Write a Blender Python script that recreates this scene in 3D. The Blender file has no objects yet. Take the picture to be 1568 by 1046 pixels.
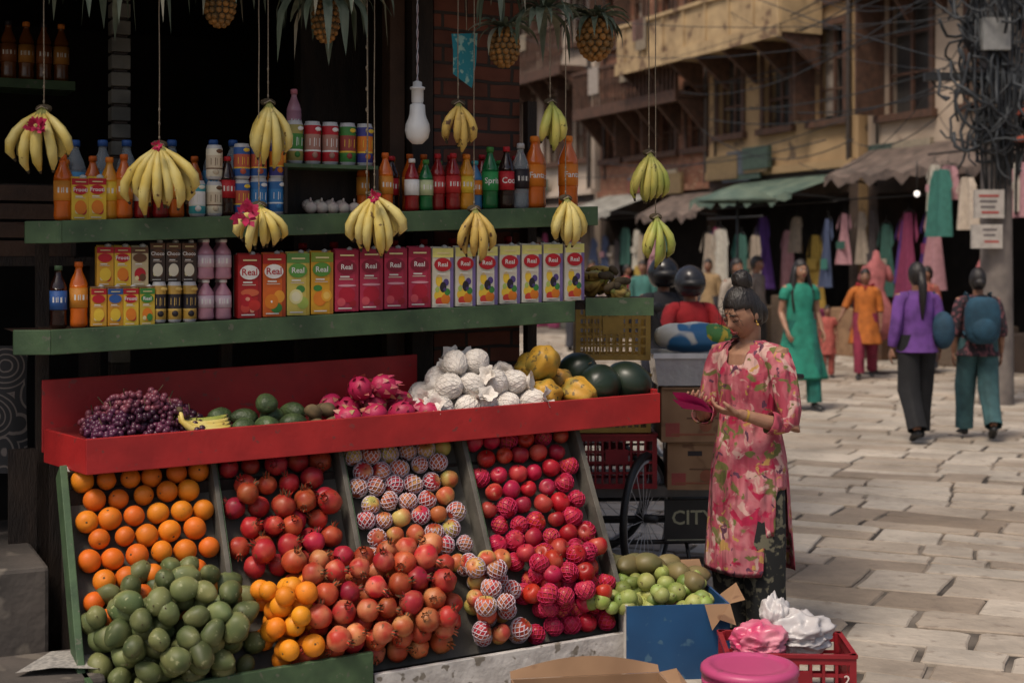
import bpy, bmesh, math, random
from mathutils import Vector, Matrix, Euler, noise
R=random.Random(11)
scene=bpy.context.scene
COL=scene.collection
V=Vector
A=math.atan2(.442,.897)
# ------------------------------------------------------------------ materials
def mat(name,c1,c2=None,rough=.6,scale=6,bump=0,bscale=None,rnd=0,metal=0,trans=0,emit=0,lo=.35,hi=.65,coat=0,tex='noise',hue=0,alpha=1,spec=.5,ior=1.45,sheen=0,stretch=None,spots=None):
    m=bpy.data.materials.new(name); m.use_nodes=True
    nt=m.node_tree; N=nt.nodes; L=nt.links; b=N['Principled BSDF']
    b.inputs['Roughness'].default_value=rough; b.inputs['Metallic'].default_value=metal
    b.inputs['Transmission Weight'].default_value=trans; b.inputs['Coat Weight'].default_value=coat
    b.inputs['Alpha'].default_value=alpha; b.inputs['Specular IOR Level'].default_value=spec; b.inputs['IOR'].default_value=ior
    b.inputs['Sheen Weight'].default_value=sheen
    if c2 is None: c2=tuple(x*.72 for x in c1)
    tc=N.new('ShaderNodeTexCoord'); vec=tc.outputs['Object']
    if stretch:
        mp=N.new('ShaderNodeMapping'); mp.inputs['Scale'].default_value=stretch; L.new(vec,mp.inputs['Vector']); vec=mp.outputs['Vector']
    if tex=='noise':
        t=N.new('ShaderNodeTexNoise'); t.inputs['Scale'].default_value=scale; t.inputs['Detail'].default_value=2; out=t.outputs['Fac']
    elif tex=='voronoi':
        t=N.new('ShaderNodeTexVoronoi'); t.inputs['Scale'].default_value=scale; out=t.outputs['Distance']
    oi=N.new('ShaderNodeObjectInfo')
    if rnd:
        ad=N.new('ShaderNodeVectorMath'); ad.operation='ADD'; mu=N.new('ShaderNodeMath'); mu.operation='MULTIPLY'; mu.inputs[1].default_value=37
        L.new(oi.outputs['Random'],mu.inputs[0]); L.new(vec,ad.inputs[0]); L.new(mu.outputs[0],ad.inputs[1]); vec2=ad.outputs[0]
    else: vec2=vec
    L.new(vec2,t.inputs['Vector'])
    cr=N.new('ShaderNodeValToRGB'); cr.color_ramp.elements[0].position=lo; cr.color_ramp.elements[1].position=hi
    cr.color_ramp.elements[0].color=(*c1,1); cr.color_ramp.elements[1].color=(*c2,1); L.new(out,cr.inputs[0]); col=cr.outputs[0]
    if spots:
        n5=N.new('ShaderNodeTexNoise'); n5.inputs['Scale'].default_value=spots[1]; n5.inputs['Detail'].default_value=2; L.new(vec2,n5.inputs['Vector'])
        mr5=N.new('ShaderNodeMapRange'); mr5.inputs[1].default_value=spots[2]; mr5.inputs[2].default_value=spots[2]+.05; L.new(n5.outputs[0],mr5.inputs[0])
        mx5=N.new('ShaderNodeMixRGB'); L.new(mr5.outputs[0],mx5.inputs[0]); L.new(col,mx5.inputs[1]); mx5.inputs[2].default_value=(*spots[0],1); col=mx5.outputs[0]
    if rnd or hue:
        hs=N.new('ShaderNodeHueSaturation')
        mr=N.new('ShaderNodeMapRange'); mr.inputs[3].default_value=1-rnd; mr.inputs[4].default_value=1+rnd
        L.new(oi.outputs['Random'],mr.inputs[0]); L.new(mr.outputs[0],hs.inputs['Value'])
        if hue:
            m2=N.new('ShaderNodeMath'); m2.operation='MULTIPLY'; m2.inputs[1].default_value=7.31
            m3=N.new('ShaderNodeMath'); m3.operation='FRACT'; L.new(oi.outputs['Random'],m2.inputs[0]); L.new(m2.outputs[0],m3.inputs[0])
            m4=N.new('ShaderNodeMapRange'); m4.inputs[3].default_value=.5-hue; m4.inputs[4].default_value=.5+hue; L.new(m3.outputs[0],m4.inputs[0]); L.new(m4.outputs[0],hs.inputs['Hue'])
        L.new(col,hs.inputs['Color']); col=hs.outputs[0]
    L.new(col,b.inputs['Base Color'])
    if bump:
        n2=N.new('ShaderNodeTexNoise'); n2.inputs['Scale'].default_value=bscale or scale*4; n2.inputs['Detail'].default_value=2; L.new(vec,n2.inputs['Vector'])
        bp=N.new('ShaderNodeBump'); bp.inputs['Strength'].default_value=bump; bp.inputs['Distance'].default_value=.01
        L.new(n2.outputs['Fac'],bp.inputs['Height']); L.new(bp.outputs[0],b.inputs['Normal'])
    if emit: b.inputs['Emission Color'].default_value=(*c1,1); b.inputs['Emission Strength'].default_value=emit
    return m
_pc={}
def P(r,g,b,rough=.55):
    k=(r,g,b,rough)
    if k not in _pc: _pc[k]=mat('paint_%d'%len(_pc),(r,g,b),(r*.8,g*.8,b*.8),rough=rough,scale=14)
    return _pc[k]
def brickmat(name,c1,c2,mortar,sx=4.2,rowh=.5,bw=.95,rough=.85):
    m=bpy.data.materials.new(name); m.use_nodes=True; nt=m.node_tree;N=nt.nodes;L=nt.links;b=N['Principled BSDF']; b.inputs['Roughness'].default_value=rough
    tc=N.new('ShaderNodeTexCoord'); sp=N.new('ShaderNodeSeparateXYZ'); L.new(tc.outputs['Object'],sp.inputs[0])
    ad=N.new('ShaderNodeMath'); L.new(sp.outputs[0],ad.inputs[0]); L.new(sp.outputs[1],ad.inputs[1])
    cb=N.new('ShaderNodeCombineXYZ'); L.new(ad.outputs[0],cb.inputs[0]); L.new(sp.outputs[2],cb.inputs[1])
    ns=N.new('ShaderNodeTexNoise'); ns.inputs['Scale'].default_value=6; L.new(tc.outputs['Object'],ns.inputs[0])
    vm=N.new('ShaderNodeMixRGB'); vm.blend_type='LINEAR_LIGHT'; vm.inputs[0].default_value=.012; L.new(cb.outputs[0],vm.inputs[1]); L.new(ns.outputs['Color'],vm.inputs[2])
    br=N.new('ShaderNodeTexBrick'); br.inputs['Scale'].default_value=sx; br.inputs['Color1'].default_value=(*c1,1); br.inputs['Color2'].default_value=(*c2,1); br.inputs['Mortar'].default_value=(*mortar,1)
    br.inputs['Mortar Size'].default_value=.035; br.inputs['Row Height'].default_value=rowh*.5; br.inputs['Brick Width'].default_value=bw; br.inputs['Mortar Smooth'].default_value=.3
    L.new(vm.outputs[0],br.inputs['Vector'])
    n3=N.new('ShaderNodeTexNoise'); n3.inputs['Scale'].default_value=9; n3.inputs['Detail'].default_value=5; L.new(tc.outputs['Object'],n3.inputs[0])
    mr=N.new('ShaderNodeMapRange'); mr.inputs[3].default_value=.4; mr.inputs[4].default_value=1.5; L.new(n3.outputs[0],mr.inputs[0])
    mx=N.new('ShaderNodeMixRGB'); mx.blend_type='MULTIPLY'; mx.inputs[0].default_value=1; L.new(br.outputs[0],mx.inputs[1]); L.new(mr.outputs[0],mx.inputs[2]); L.new(mx.outputs[0],b.inputs['Base Color'])
    bp=N.new('ShaderNodeBump'); bp.inputs['Strength'].default_value=.7; bp.inputs['Distance'].default_value=.01; bp.invert=True; L.new(br.outputs['Fac'],bp.inputs['Height']); L.new(bp.outputs[0],b.inputs['Normal'])
    return m
# ------------------------------------------------------------------ mesh builder
class MB:
    def __init__(s): s.v=[];s.f=[];s.m=[];s.sm=[];s.mats=[]
    def mi(s,m):
        if m not in s.mats: s.mats.append(m)
        return s.mats.index(m)
    def add(s,vs,fs,m,smooth=True,M=None):
        o=len(s.v); s.v+=[tuple(M@V(v)) if M else tuple(v) for v in vs]
        for i,f in enumerate(fs):
            s.f.append([o+j for j in f]); s.m.append(s.mi(m[i] if isinstance(m,list) else m)); s.sm.append(smooth)
    def hexa(s,p,m,M=None):
        s.add(p,[(3,2,1,0),(4,5,6,7),(0,1,5,4),(1,2,6,5),(2,3,7,6),(3,0,4,7)],m,False,M)
    def box(s,x0,x1,y0,y1,z0,z1,m,sl=0,M=None):
        s.hexa([(x0,y0,z0+sl*x0),(x1,y0,z0+sl*x1),(x1,y1,z0+sl*x1),(x0,y1,z0+sl*x0),(x0,y0,z1+sl*x0),(x1,y0,z1+sl*x1),(x1,y1,z1+sl*x1),(x0,y1,z1+sl*x0)],m,M)
    def lathe(s,prof,m,n=16,M=None,smooth=True):
        vs=[];fs=[];ms=[]
        for r,z in prof:
            for k in range(n): a=2*math.pi*k/n; vs.append((r*math.cos(a),r*math.sin(a),z))
        for i in range(len(prof)-1):
            for k in range(n):
                fs.append((i*n+k,i*n+(k+1)%n,(i+1)*n+(k+1)%n,(i+1)*n+k)); ms.append(m[i] if isinstance(m,list) else m)
        s.add(vs,fs,ms,smooth,M)
    def tube(s,pts,rad,m,n=8,ref=(0,1,0),cap=True,fold=None,M=None,k=7,ph=0,skip=None):
        pts=[V(p) for p in pts]; c=len(pts); vs=[];fs=[];ref=V(ref)
        if not isinstance(rad,(list,tuple)): rad=[rad]*c
        for i,p in enumerate(pts):
            t=(pts[min(i+1,c-1)]-pts[max(i-1,0)]).normalized()
            u=ref-t*ref.dot(t)
            if u.length<.15: u=V((1,.2,.1))-t*V((1,.2,.1)).dot(t)
            u.normalize(); w=t.cross(u); r=rad[i]; rx,ry=r if isinstance(r,(tuple,list)) else (r,r)
            for j in range(n):
                a=2*math.pi*j/n; q=1+(fold[i]*(math.sin(k*a+ph+i*.35)+.5*math.sin((k*2-3)*a+ph*2)) if fold else 0)
                vs.append(p+w*rx*q*math.cos(a)+u*ry*q*math.sin(a))
        for i in range(c-1):
            for j in range(n):
                if skip and skip(i,j): continue
                fs.append((i*n+j,i*n+(j+1)%n,(i+1)*n+(j+1)%n,(i+1)*n+j))
        if cap:
            for e,i in ((0,0),(1,c-1)):
                t=(pts[1]-pts[0]).normalized()*-1 if e==0 else (pts[-1]-pts[-2]).normalized()
                r=rad[i]; r=min(r) if isinstance(r,(tuple,list)) else r
                vs.append(pts[i]+t*r*.6); ix=len(vs)-1
                for j in range(n):
                    fs.append((ix,i*n+(j+1)%n,i*n+j) if e==0 else (ix,i*n+j,i*n+(j+1)%n))
        s.add(vs,fs,m,True,M)
    def ell(s,c,r,m,n=16,k=10,M=None,fn=None):
        vs=[(0,0,-1)]
        for i in range(1,k):
            th=math.pi*i/k-math.pi/2
            for j in range(n): a=2*math.pi*j/n; vs.append((math.cos(th)*math.cos(a),math.cos(th)*math.sin(a),math.sin(th)))
        vs.append((0,0,1)); fs=[]
        for j in range(n): fs.append((0,1+(j+1)%n,1+j))
        for i in range(k-2):
            for j in range(n): a=1+i*n; fs.append((a+j,a+(j+1)%n,a+n+(j+1)%n,a+n+j))
        e=len(vs)-1; a=1+(k-2)*n
        for j in range(n): fs.append((a+j,a+(j+1)%n,e))
        if not isinstance(r,(tuple,list)): r=(r,r,r)
        out=[]
        for v in vs:
            q=V((v[0]*r[0],v[1]*r[1],v[2]*r[2]))
            if fn: q=fn(V(v),q)
            out.append(V(c)+q)
        s.add(out,fs,m,True,M)
    def disc(s,cx,cz,rx,rz,y,m,n=18,M=None):
        s.add([(cx,y,cz)]+[(cx+rx*math.cos(2*math.pi*j/n),y,cz+rz*math.sin(2*math.pi*j/n)) for j in range(n)],[(0,1+j,1+(j+1)%n) for j in range(n)],m,False,M)
    def quad(s,x0,x1,z0,z1,y,m,M=None): s.add([(x0,y,z0),(x1,y,z0),(x1,y,z1),(x0,y,z1)],[(0,1,2,3)],m,False,M)
    def mesh(s,name):
        me=bpy.data.meshes.new(name); me.from_pydata([tuple(v) for v in s.v],[],s.f)
        for m in s.mats: me.materials.append(m)
        me.polygons.foreach_set('material_index',s.m); me.polygons.foreach_set('use_smooth',s.sm); me.update(); return me
    def obj(s,name,loc=(0,0,0),rz=0,parent=None,bevel=0,scale=1):
        return inst(s.mesh(name),name,loc,(0,0,rz),parent,scale,bevel)
def inst(me,name,loc,rot=(0,0,0),parent=None,scale=1,bevel=0):
    o=bpy.data.objects.new(name,me); o.location=loc; o.rotation_euler=rot
    o.scale=(scale,)*3 if isinstance(scale,(int,float)) else scale
    COL.objects.link(o)
    if parent: o.parent=parent
    if bevel:
        b=o.modifiers.new('bevel','BEVEL'); b.width=bevel; b.segments=2; b.limit_method='ANGLE'; b.angle_limit=.7
    return o
def empty(name,loc=(0,0,0),rz=0,scale=1):
    o=bpy.data.objects.new(name,None); o.location=loc; o.rotation_euler=(0,0,rz); o.scale=(scale,)*3; COL.objects.link(o); return o
_tc={}
def text(mb,txt,size,m,M):
    if txt not in _tc:
        c=bpy.data.curves.new('t','FONT'); c.body=txt; c.align_x='CENTER'; c.align_y='CENTER'; c.resolution_u=2; c.offset=.012
        o=bpy.data.objects.new('t',c); COL.objects.link(o); bpy.context.view_layer.update()
        e=o.evaluated_get(bpy.context.evaluated_depsgraph_get()); me=e.to_mesh()
        _tc[txt]=([tuple(v.co) for v in me.vertices],[tuple(p.vertices) for p in me.polygons]); e.to_mesh_clear(); bpy.data.objects.remove(o)
    vs,fs=_tc[txt]
    mb.add([(v[0]*size,v[1]*size,v[2]*size) for v in vs],fs,m,False,M)
FRONT=Matrix.Rotation(math.pi/2,4,'X')
def T(x,y,z): return Matrix.Translation((x,y,z))
def S(s,b,z): return V((-1.62+.897*s-.442*b,5+.442*s+.897*b,z))
ORG=(-1.62,5,0)
SKIN=mat('skin',(.26,.13,.08),(.20,.095,.058),rough=.5,scale=20); SKIN2=mat('skin_warm',(.34,.185,.115),(.28,.14,.088),rough=.48,scale=20)
HAIR=mat('hair',(.012,.009,.008),(.02,.016,.014),rough=.42,scale=60,bump=.5,bscale=150,stretch=(1,1,.2))
GREENP=mat('green_board_paint',(.062,.112,.050),(.038,.072,.034),rough=.62,scale=9,bump=.15,bscale=60,spots=((.10,.11,.075),38,.64))
REDP=mat('red_board_paint',(.38,.018,.018),(.28,.013,.014),rough=.5,scale=7,bump=.12,bscale=50,spots=((.20,.035,.03),30,.66))
WHITEP=mat('weathered_white_paint',(.55,.53,.50),(.36,.34,.32),rough=.7,scale=12,bump=.3,bscale=60,spots=((.18,.16,.13),22,.62))
DARKW=mat('dark_wood',(.035,.022,.015),(.018,.012,.009),rough=.7,scale=5,bump=.4,bscale=40,stretch=(4,4,1))
WOOD=mat('brown_wood',(.09,.045,.025),(.05,.027,.016),rough=.7,scale=5,bump=.4,bscale=40)
GREYW=mat('grey_board',(.12,.11,.09),(.065,.06,.05),rough=.75,scale=9,bump=.3)
CARD=mat('cardboard',(.28,.165,.09),(.21,.12,.065),rough=.85,scale=6,spots=((.17,.09,.05),9,.62))
STRING=mat('jute_string',(.30,.24,.17),(.2,.16,.11),rough=.9,scale=200)
BLACK=mat('black_metal',(.012,.012,.013),(.02,.02,.02),rough=.45,scale=10)
# ------------------------------------------------------------------ ground
gm=bpy.data.materials.new('street_ground'); gm.use_nodes=True
b=gm.node_tree.nodes['Principled BSDF']; b.inputs['Roughness'].default_value=.9
n=gm.node_tree.nodes.new('ShaderNodeTexNoise'); n.inputs['Scale'].default_value=1.7; n.inputs['Detail'].default_value=6
c=gm.node_tree.nodes.new('ShaderNodeValToRGB'); c.color_ramp.elements[0].position=.4; c.color_ramp.elements[1].position=.62; c.color_ramp.elements[0].color=(.035,.028,.022,1); c.color_ramp.elements[1].color=(.22,.185,.15,1)
tc=gm.node_tree.nodes.new('ShaderNodeTexCoord'); gm.node_tree.links.new(tc.outputs['Object'],n.inputs[0]); gm.node_tree.links.new(n.outputs[0],c.inputs[0]); gm.node_tree.links.new(c.outputs[0],b.inputs['Base Color'])
g=MB(); g.add([(-250,-250,0),(250,-250,0),(250,250,0),(-250,250,0)],[(0,1,2,3)],gm,False); g.obj('ground')
def slabmat():
    m=bpy.data.materials.new('flagstone'); m.use_nodes=True; nt=m.node_tree;N=nt.nodes;L=nt.links;b=N['Principled BSDF']; b.inputs['Roughness'].default_value=.72
    at=N.new('ShaderNodeAttribute'); at.attribute_name='tone'
    cr=N.new('ShaderNodeValToRGB'); e=cr.color_ramp.elements; e[0].color=(.22,.17,.125,1); e[1].color=(.48,.415,.34,1); x=e.new(.35); x.color=(.36,.295,.23,1); x=e.new(.65); x.color=(.41,.36,.30,1); L.new(at.outputs['Fac'],cr.inputs[0])
    tc=N.new('ShaderNodeTexCoord'); n=N.new('ShaderNodeTexNoise'); n.inputs['Scale'].default_value=1.1; n.inputs['Detail'].default_value=8; n.inputs['Roughness'].default_value=.7; L.new(tc.outputs['Object'],n.inputs[0])
    mr=N.new('ShaderNodeMapRange'); mr.inputs[1].default_value=.32; mr.inputs[2].default_value=.66; mr.inputs[3].default_value=.55; mr.inputs[4].default_value=1.15; L.new(n.outputs[0],mr.inputs[0])
    mx=N.new('ShaderNodeMixRGB'); mx.blend_type='MULTIPLY'; mx.inputs[0].default_value=1; L.new(cr.outputs[0],mx.inputs[1]); L.new(mr.outputs[0],mx.inputs[2]); 
    n4=N.new('ShaderNodeTexNoise'); n4.inputs['Scale'].default_value=14; n4.inputs['Detail'].default_value=3; L.new(tc.outputs['Object'],n4.inputs[0])
    mr4=N.new('ShaderNodeMapRange'); mr4.inputs[1].default_value=.60; mr4.inputs[2].default_value=.70; mr4.inputs[4].default_value=.55; L.new(n4.outputs[0],mr4.inputs[0])
    m5=N.new('ShaderNodeMixRGB'); L.new(mr4.outputs[0],m5.inputs[0]); L.new(mx.outputs[0],m5.inputs[1]); m5.inputs[2].default_value=(.17,.13,.10,1); L.new(m5.outputs[0],b.inputs['Base Color'])
    bp=N.new('ShaderNodeBump'); bp.inputs['Strength'].default_value=.6; bp.inputs['Distance'].default_value=.02; L.new(n4.outputs[0],bp.inputs['Height']); L.new(bp.outputs[0],b.inputs['Normal'])
    return m
SM=slabmat()
vs=[];fs=[];tone=[]
ca,sa=math.cos(math.radians(-24)),math.sin(math.radians(-24))
def warp(px_,py_):
    q=noise.noise(V((px_*.55,py_*.55,0))); q2=noise.noise(V((px_*.55+9,py_*.55,3)))
    px_+=q*.14; py_+=q2*.14
    return (px_*ca-py_*sa+2,px_*sa+py_*ca+3)
y=-4
while y<34:
    h=R.choice((R.uniform(.20,.30),R.uniform(.30,.46))); x=-14+R.uniform(0,.4)
    while x<16:
        w=R.uniform(.28,.80)
        cells=[(x,y,w,h)]
        if h>.36 and R.random()<.45: f_=R.uniform(.4,.6); cells=[(x,y,w,h*f_),(x,y+h*f_,w,h*(1-f_))]
        for (x_,y_,w_,h_) in cells:
            cx,cy=x_+w_/2,y_+h_/2; X=cx*ca-cy*sa+2; Y=cx*sa+cy*ca+3
            if not(-4<X<13 and 2<Y<31): continue
            gp=R.uniform(.002,.007); zt=R.uniform(.007,.018); tn=min(1,max(0,R.gauss(.55,.26)))
            cs=[(x_+gp,y_+gp),(x_+w_-gp,y_+gp),(x_+w_-gp,y_+h_-gp),(x_+gp,y_+h_-gp)]
            cs=[(a_+R.uniform(-.002,.012)*(1 if i_ in (0,3) else -1),b_+R.uniform(-.002,.010)*(1 if i_<2 else -1)) for i_,(a_,b_) in enumerate(cs)]
            poly=[]
            for i in range(4):
                p=V(cs[i]);q0=V(cs[i-1]);q1=V(cs[(i+1)%4]); dm=(q1-p); nn_=V((-dm.y,dm.x)).normalized()
                poly+= [p+(q0-p).normalized()*R.uniform(.004,.03)*(2.2 if R.random()<.15 else 1), p+(q1-p).normalized()*R.uniform(.004,.03)*(2.2 if R.random()<.15 else 1), p+dm*R.uniform(.35,.65)+nn_*R.uniform(-.002,.007)]
            cc=V((cx,cy)); o=len(vs); K=12; tx,ty=R.uniform(-.012,.012),R.uniform(-.012,.012)
            for p in poly: vs.append((*warp(p.x,p.y),-.004))
            for p in poly: vs.append((*warp(p.x,p.y),zt-.006+(p.x-cx)*tx+(p.y-cy)*ty))
            for p in poly:
                p2=p+(cc-p).normalized()*.008; vs.append((*warp(p2.x,p2.y),zt+(p.x-cx)*tx+(p.y-cy)*ty))
            for r_ in (0,K):
                for i in range(K): fs.append((o+r_+i,o+r_+(i+1)%K,o+r_+K+(i+1)%K,o+r_+K+i)); tone.append(tn*.7)
            fs.append([o+2*K+i for i in range(K)]); tone.append(tn)
        x+=w
    y+=h
me=bpy.data.meshes.new('stone_paving'); me.from_pydata(vs,[],fs); me.materials.append(SM)
at=me.attributes.new('tone','FLOAT','FACE'); at.data.foreach_set('value',tone)
inst(me,'stone_paving',(0,0,0))
# ------------------------------------------------------------------ shop building
BRICK=brickmat('red_brick',(.20,.062,.035),(.12,.042,.026),(.05,.038,.032),sx=4.3,rowh=.62,bw=.95)
DARKWALL=mat('dark_interior_wall',(.022,.018,.016),(.012,.010,.009),rough=.9,scale=3)  # near-black colour paints in the darkness of the shop interiors
STONE=mat('step_stone',(.095,.08,.07),(.045,.04,.036),rough=.85,scale=3,bump=.6,bscale=18,spots=((.14,.12,.10),7,.6))
shop=empty('shop_building',ORG,A)
k=MB(); k.box(1.64,2.05,.42,.82,0,2.95,BRICK); k.box(2.02,2.05,.82,3.4,0,2.95,BRICK); k.box(-3.2,2.05,.42,3.5,3.05,7,BRICK)
k.obj('brick_pillar_and_walls',parent=shop)
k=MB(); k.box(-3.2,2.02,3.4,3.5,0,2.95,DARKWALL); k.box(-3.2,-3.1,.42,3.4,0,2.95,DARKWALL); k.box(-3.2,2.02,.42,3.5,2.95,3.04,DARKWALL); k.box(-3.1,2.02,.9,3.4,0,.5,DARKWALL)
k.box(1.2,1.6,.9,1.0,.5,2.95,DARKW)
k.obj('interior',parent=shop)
k=MB(); k.box(1.53,1.63,.40,.5,0,2.94,DARKW); k.box(1.45,1.52,.45,.55,0,2.94,WOOD); k.box(-3,1.63,.38,.5,2.8,2.94,DARKW); k.obj('door_frame',parent=shop,bevel=.006)
k=MB()
for i in range(26):
    z=1.2+i*.068; k.box(.30,.375,.5,.575,z,z+.055,GREYW); k.box(.31,.365,.51,.565,z+.055,z+.068,DARKW)
k.box(.30,.375,.5,.575,0,1.2,DARKW); k.obj('carved_post',parent=shop,bevel=.004)
k=MB(); k.box(-2.2,.30,1.35,1.6,2.36,2.40,GREENP); k.box(-2.2,.30,1.35,1.6,1.9,1.94,DARKW); k.box(-2.2,-2.1,1.35,1.6,.5,2.9,DARKW)
k.obj('back_shelf',parent=shop)
k=MB(); k.box(-2.6,2.7,-.40,.42,2.93,2.96,mat('canvas',(.10,.09,.075),rough=.9)); k.box(-.9,2.7,-.12,-.06,2.74,2.80,WOOD)
for s_ in (-.85,.3,1.5,2.0): k.box(s_,s_+.05,-.38,.42,2.84,2.925,WOOD); k.box(s_,s_+.05,-.11,-.07,2.78,2.85,WOOD)
k.obj('awning_and_hanging_rail',parent=shop)
k=MB(); k.box(-3,-.02,-.10,.9,0,.55,STONE); k.box(-3,.1,-.5,-.1,0,.26,STONE); k.box(-3,-.05,-.85,-.5,0,.13,STONE); k.box(-.02,1.9,.45,.9,0,.5,STONE)
k.obj('stone_steps',ORG,A,bevel=.015)
# ------------------------------------------------------------------ bottles, cans, cartons
def liq(n,c,rough=.15,tr=0): return mat(n,c,tuple(x*.7 for x in c),rough=rough,scale=5,trans=tr,coat=.3)
ORANGE_L=liq('orange_drink',(.62,.13,.012)); COLA=liq('cola',(.02,.006,.004)); GREENG=liq('green_glass',(.01,.13,.035)); CLEAR=mat('clear_plastic',(.55,.6,.62),(.5,.55,.58),rough=.08,trans=.7,scale=5,ior=1.2)
YEL_L=liq('mango_drink',(.66,.28,.02)); RED_L=liq('red_drink',(.26,.012,.012)); BLUE_L=liq('blue_water',(.06,.18,.36)); PINK_L=liq('pink_drink',(.50,.24,.30)); AMB=liq('amber_glass',(.16,.05,.01))
_bm={}
def bottle(h,r,lm,lab,cap,labz=(.3,.6),txt=None,tcol=None):
    key=(h,r,lm.name,lab.name,cap.name,txt)
    if key in _bm: return _bm[key]
    k=MB(); l0,l1=labz
    pr=[(0,0),(r*.8,0),(r*.98,.03*h),(r,.08*h),(r*.94,.2*h),(r*.97,(l0-.02)*h),(r,l0*h),(r*1.01,l0*h),(r*1.01,l1*h),(r,l1*h),(r*.98,(l1+.06)*h),(r*.8,.74*h),(r*.5,.83*h),(r*.38,.88*h),(r*.38,.92*h),(r*.46,.92*h),(r*.46,.985*h),(r*.4,h),(0,h)]
    ms=[lm]*6+[lab,lab,lab]+[lm]*5+[cap]*4
    k.lathe(pr,ms,16)
    if txt:
        q=MB(); text(q,txt,.034,tcol,Matrix.Identity(4)); vv=[]
        for v in q.v:
            a=v[0]/r; vv.append((math.sin(a)*r*1.025,-math.cos(a)*r*1.025,v[1]+(l0+l1)/2*h))
        k.add(vv,q.f,tcol,False)
    else:
        q=P(.7,.68,.62)
        for a in (-.5,.1,.6):
            k.add([(math.sin(a+d)*r*1.02,-math.cos(a+d)*r*1.02,(l0+l1)/2*h+zz) for d,zz in ((-.25,-.008),(.25,-.008),(.25,.010),(-.25,.012))],[(0,1,2,3)],q,False)
    _bm[key]=k.mesh('bottle'); return _bm[key]
_cn={}
def can(h,r,c1,c2,c3):
    key=(h,r,c1.name,c2.name,c3.name)
    if key in _cn: return _cn[key]
    al=P(.5,.5,.5,.3); k=MB()
    k.lathe([(0,.003),(r*.8,0),(r*.85,.003),(r,.012),(r,h*.3),(r,h*.34),(r,h*.7),(r,h-.014),(r*.86,h-.003),(r*.86,h),(r*.8,h),(r*.78,h-.004),(0,h-.004)],[al,al,al,c1,c3,c2,c1,al,al,al,al,al],18)
    for a in (-.35,.4):
        k.add([(math.sin(a+d)*r*1.015,-math.cos(a+d)*r*1.015,h*.52+zz) for d,zz in ((-.3,-.012),(.28,-.016),(.33,.014),(-.28,.012))],[(0,1,2,3)],c3,False)
    k.ell((0,-r*.92,h*.22),(.012,.006,.012),c2,8,6); k.ell((.012,-r*.9,h*.82),(.014,.006,.008),c3,8,6)
    _cn[key]=k.mesh('drink_can'); return _cn[key]
def carton(w,d,h,base,top,side,blobs,oval=None,txt=None,tc_=None,ts=.036):
    k=MB(); e=.0008; y=-d/2
    k.box(-w/2,w/2,-d/2,d/2,0,h,base)
    if side: k.box(w/2,w/2+e,-d/2,d/2,0,h-.002,side); k.quad(w/2-w*.16,w/2,0.001,h-.001,y-e,side)
    if top: k.quad(-w/2,w/2,h*.84,h-.001,y-e*1.5,top)
    k.tube([(w*.2,-d*.1,h),(w*.2,-d*.1,h+.008)],.011,P(.6,.6,.58),10)
    k.add([(-w/2,-d*.1,h),(w/2,-d*.1,h),(w/2,-d*.1,h+.006),(-w/2,-d*.1,h+.006)],[(0,1,2,3)],base,False)
    for bx,bz,rx,rz,m in blobs: k.disc(bx*w,bz*h,rx*w,rz*h,y-e*2-R.uniform(0,.0006),m)
    if oval: k.disc(-.02*w,h*.72,w*.42,h*.115,y-e*4,oval)
    if txt: text(k,txt,ts,tc_,T(-.02*w,y-e*5,h*.72)@FRONT)
    k.quad(-w*.3,w*.1,h*.55,h*.575,y-e*4.5,P(.75,.72,.65)); k.quad(-w*.38,w*.2,h*.04,h*.06,y-e*4.5,P(.75,.72,.65)); k.quad(-w*.34,w*.25,h*.515,h*.53,y-e*4.5,P(.6,.5,.4)); k.quad(-w*.3,w*.3,h*.90,h*.925,y-e*4.5,P(.7,.6,.3))
    return k.mesh('juice_carton')
Wt=P(.78,.76,.72); RD=P(.45,.012,.02); YL=P(.75,.5,.04); OR=P(.7,.2,.015); GR=P(.05,.22,.04); BL=P(.03,.10,.32); PU=P(.19,.14,.32); DK=P(.02,.015,.02); CRM=P(.72,.66,.50); TEAL=P(.05,.35,.38); BRN=P(.12,.05,.02); GOLD=P(.45,.27,.05,.35); LBL=P(.10,.35,.62)
cA=carton(.088,.062,.238,P(.42,.015,.015),P(.32,.01,.01),P(.3,.01,.01),[(-.15,.28,.28,.1,RD),(.2,.2,.26,.09,P(.55,.03,.02)),(0,.4,.4,.06,P(.6,.12,.05)),(-.2,.16,.2,.08,P(.6,.06,.04)),(.1,.12,.1,.04,P(.7,.3,.2)),(-.1,.3,.1,.03,P(.7,.3,.2))],Wt,'Real',RD)
cB=carton(.088,.062,.238,P(.62,.12,.015),P(.42,.02,.01),P(.4,.06,.01),[(-.12,.24,.3,.12,OR),(.22,.32,.24,.1,P(.78,.32,.03)),(.1,.14,.25,.08,GR),(-.12,.24,.2,.08,P(.8,.45,.1)),(-.12,.24,.04,.02,Wt)],Wt,'Real',RD)
cC=carton(.088,.062,.238,P(.60,.48,.10),P(.12,.28,.06),P(.5,.36,.05),[(-.1,.3,.3,.12,P(.72,.66,.3)),(-.1,.3,.2,.08,P(.75,.7,.45)),(.2,.2,.26,.1,P(.35,.45,.08)),(.1,.42,.2,.06,GR)],P(.10,.30,.05),'Real',Wt,.03)
cD=carton(.088,.062,.238,P(.66,.33,.02),P(.20,.28,.03),P(.5,.2,.02),[(-.1,.25,.3,.12,OR),(.2,.3,.24,.1,P(.75,.36,.03)),(.2,.3,.15,.06,P(.8,.5,.1)),(-.2,.42,.2,.05,GR)],P(.1,.28,.04),'Real',Wt,.03)
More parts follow.
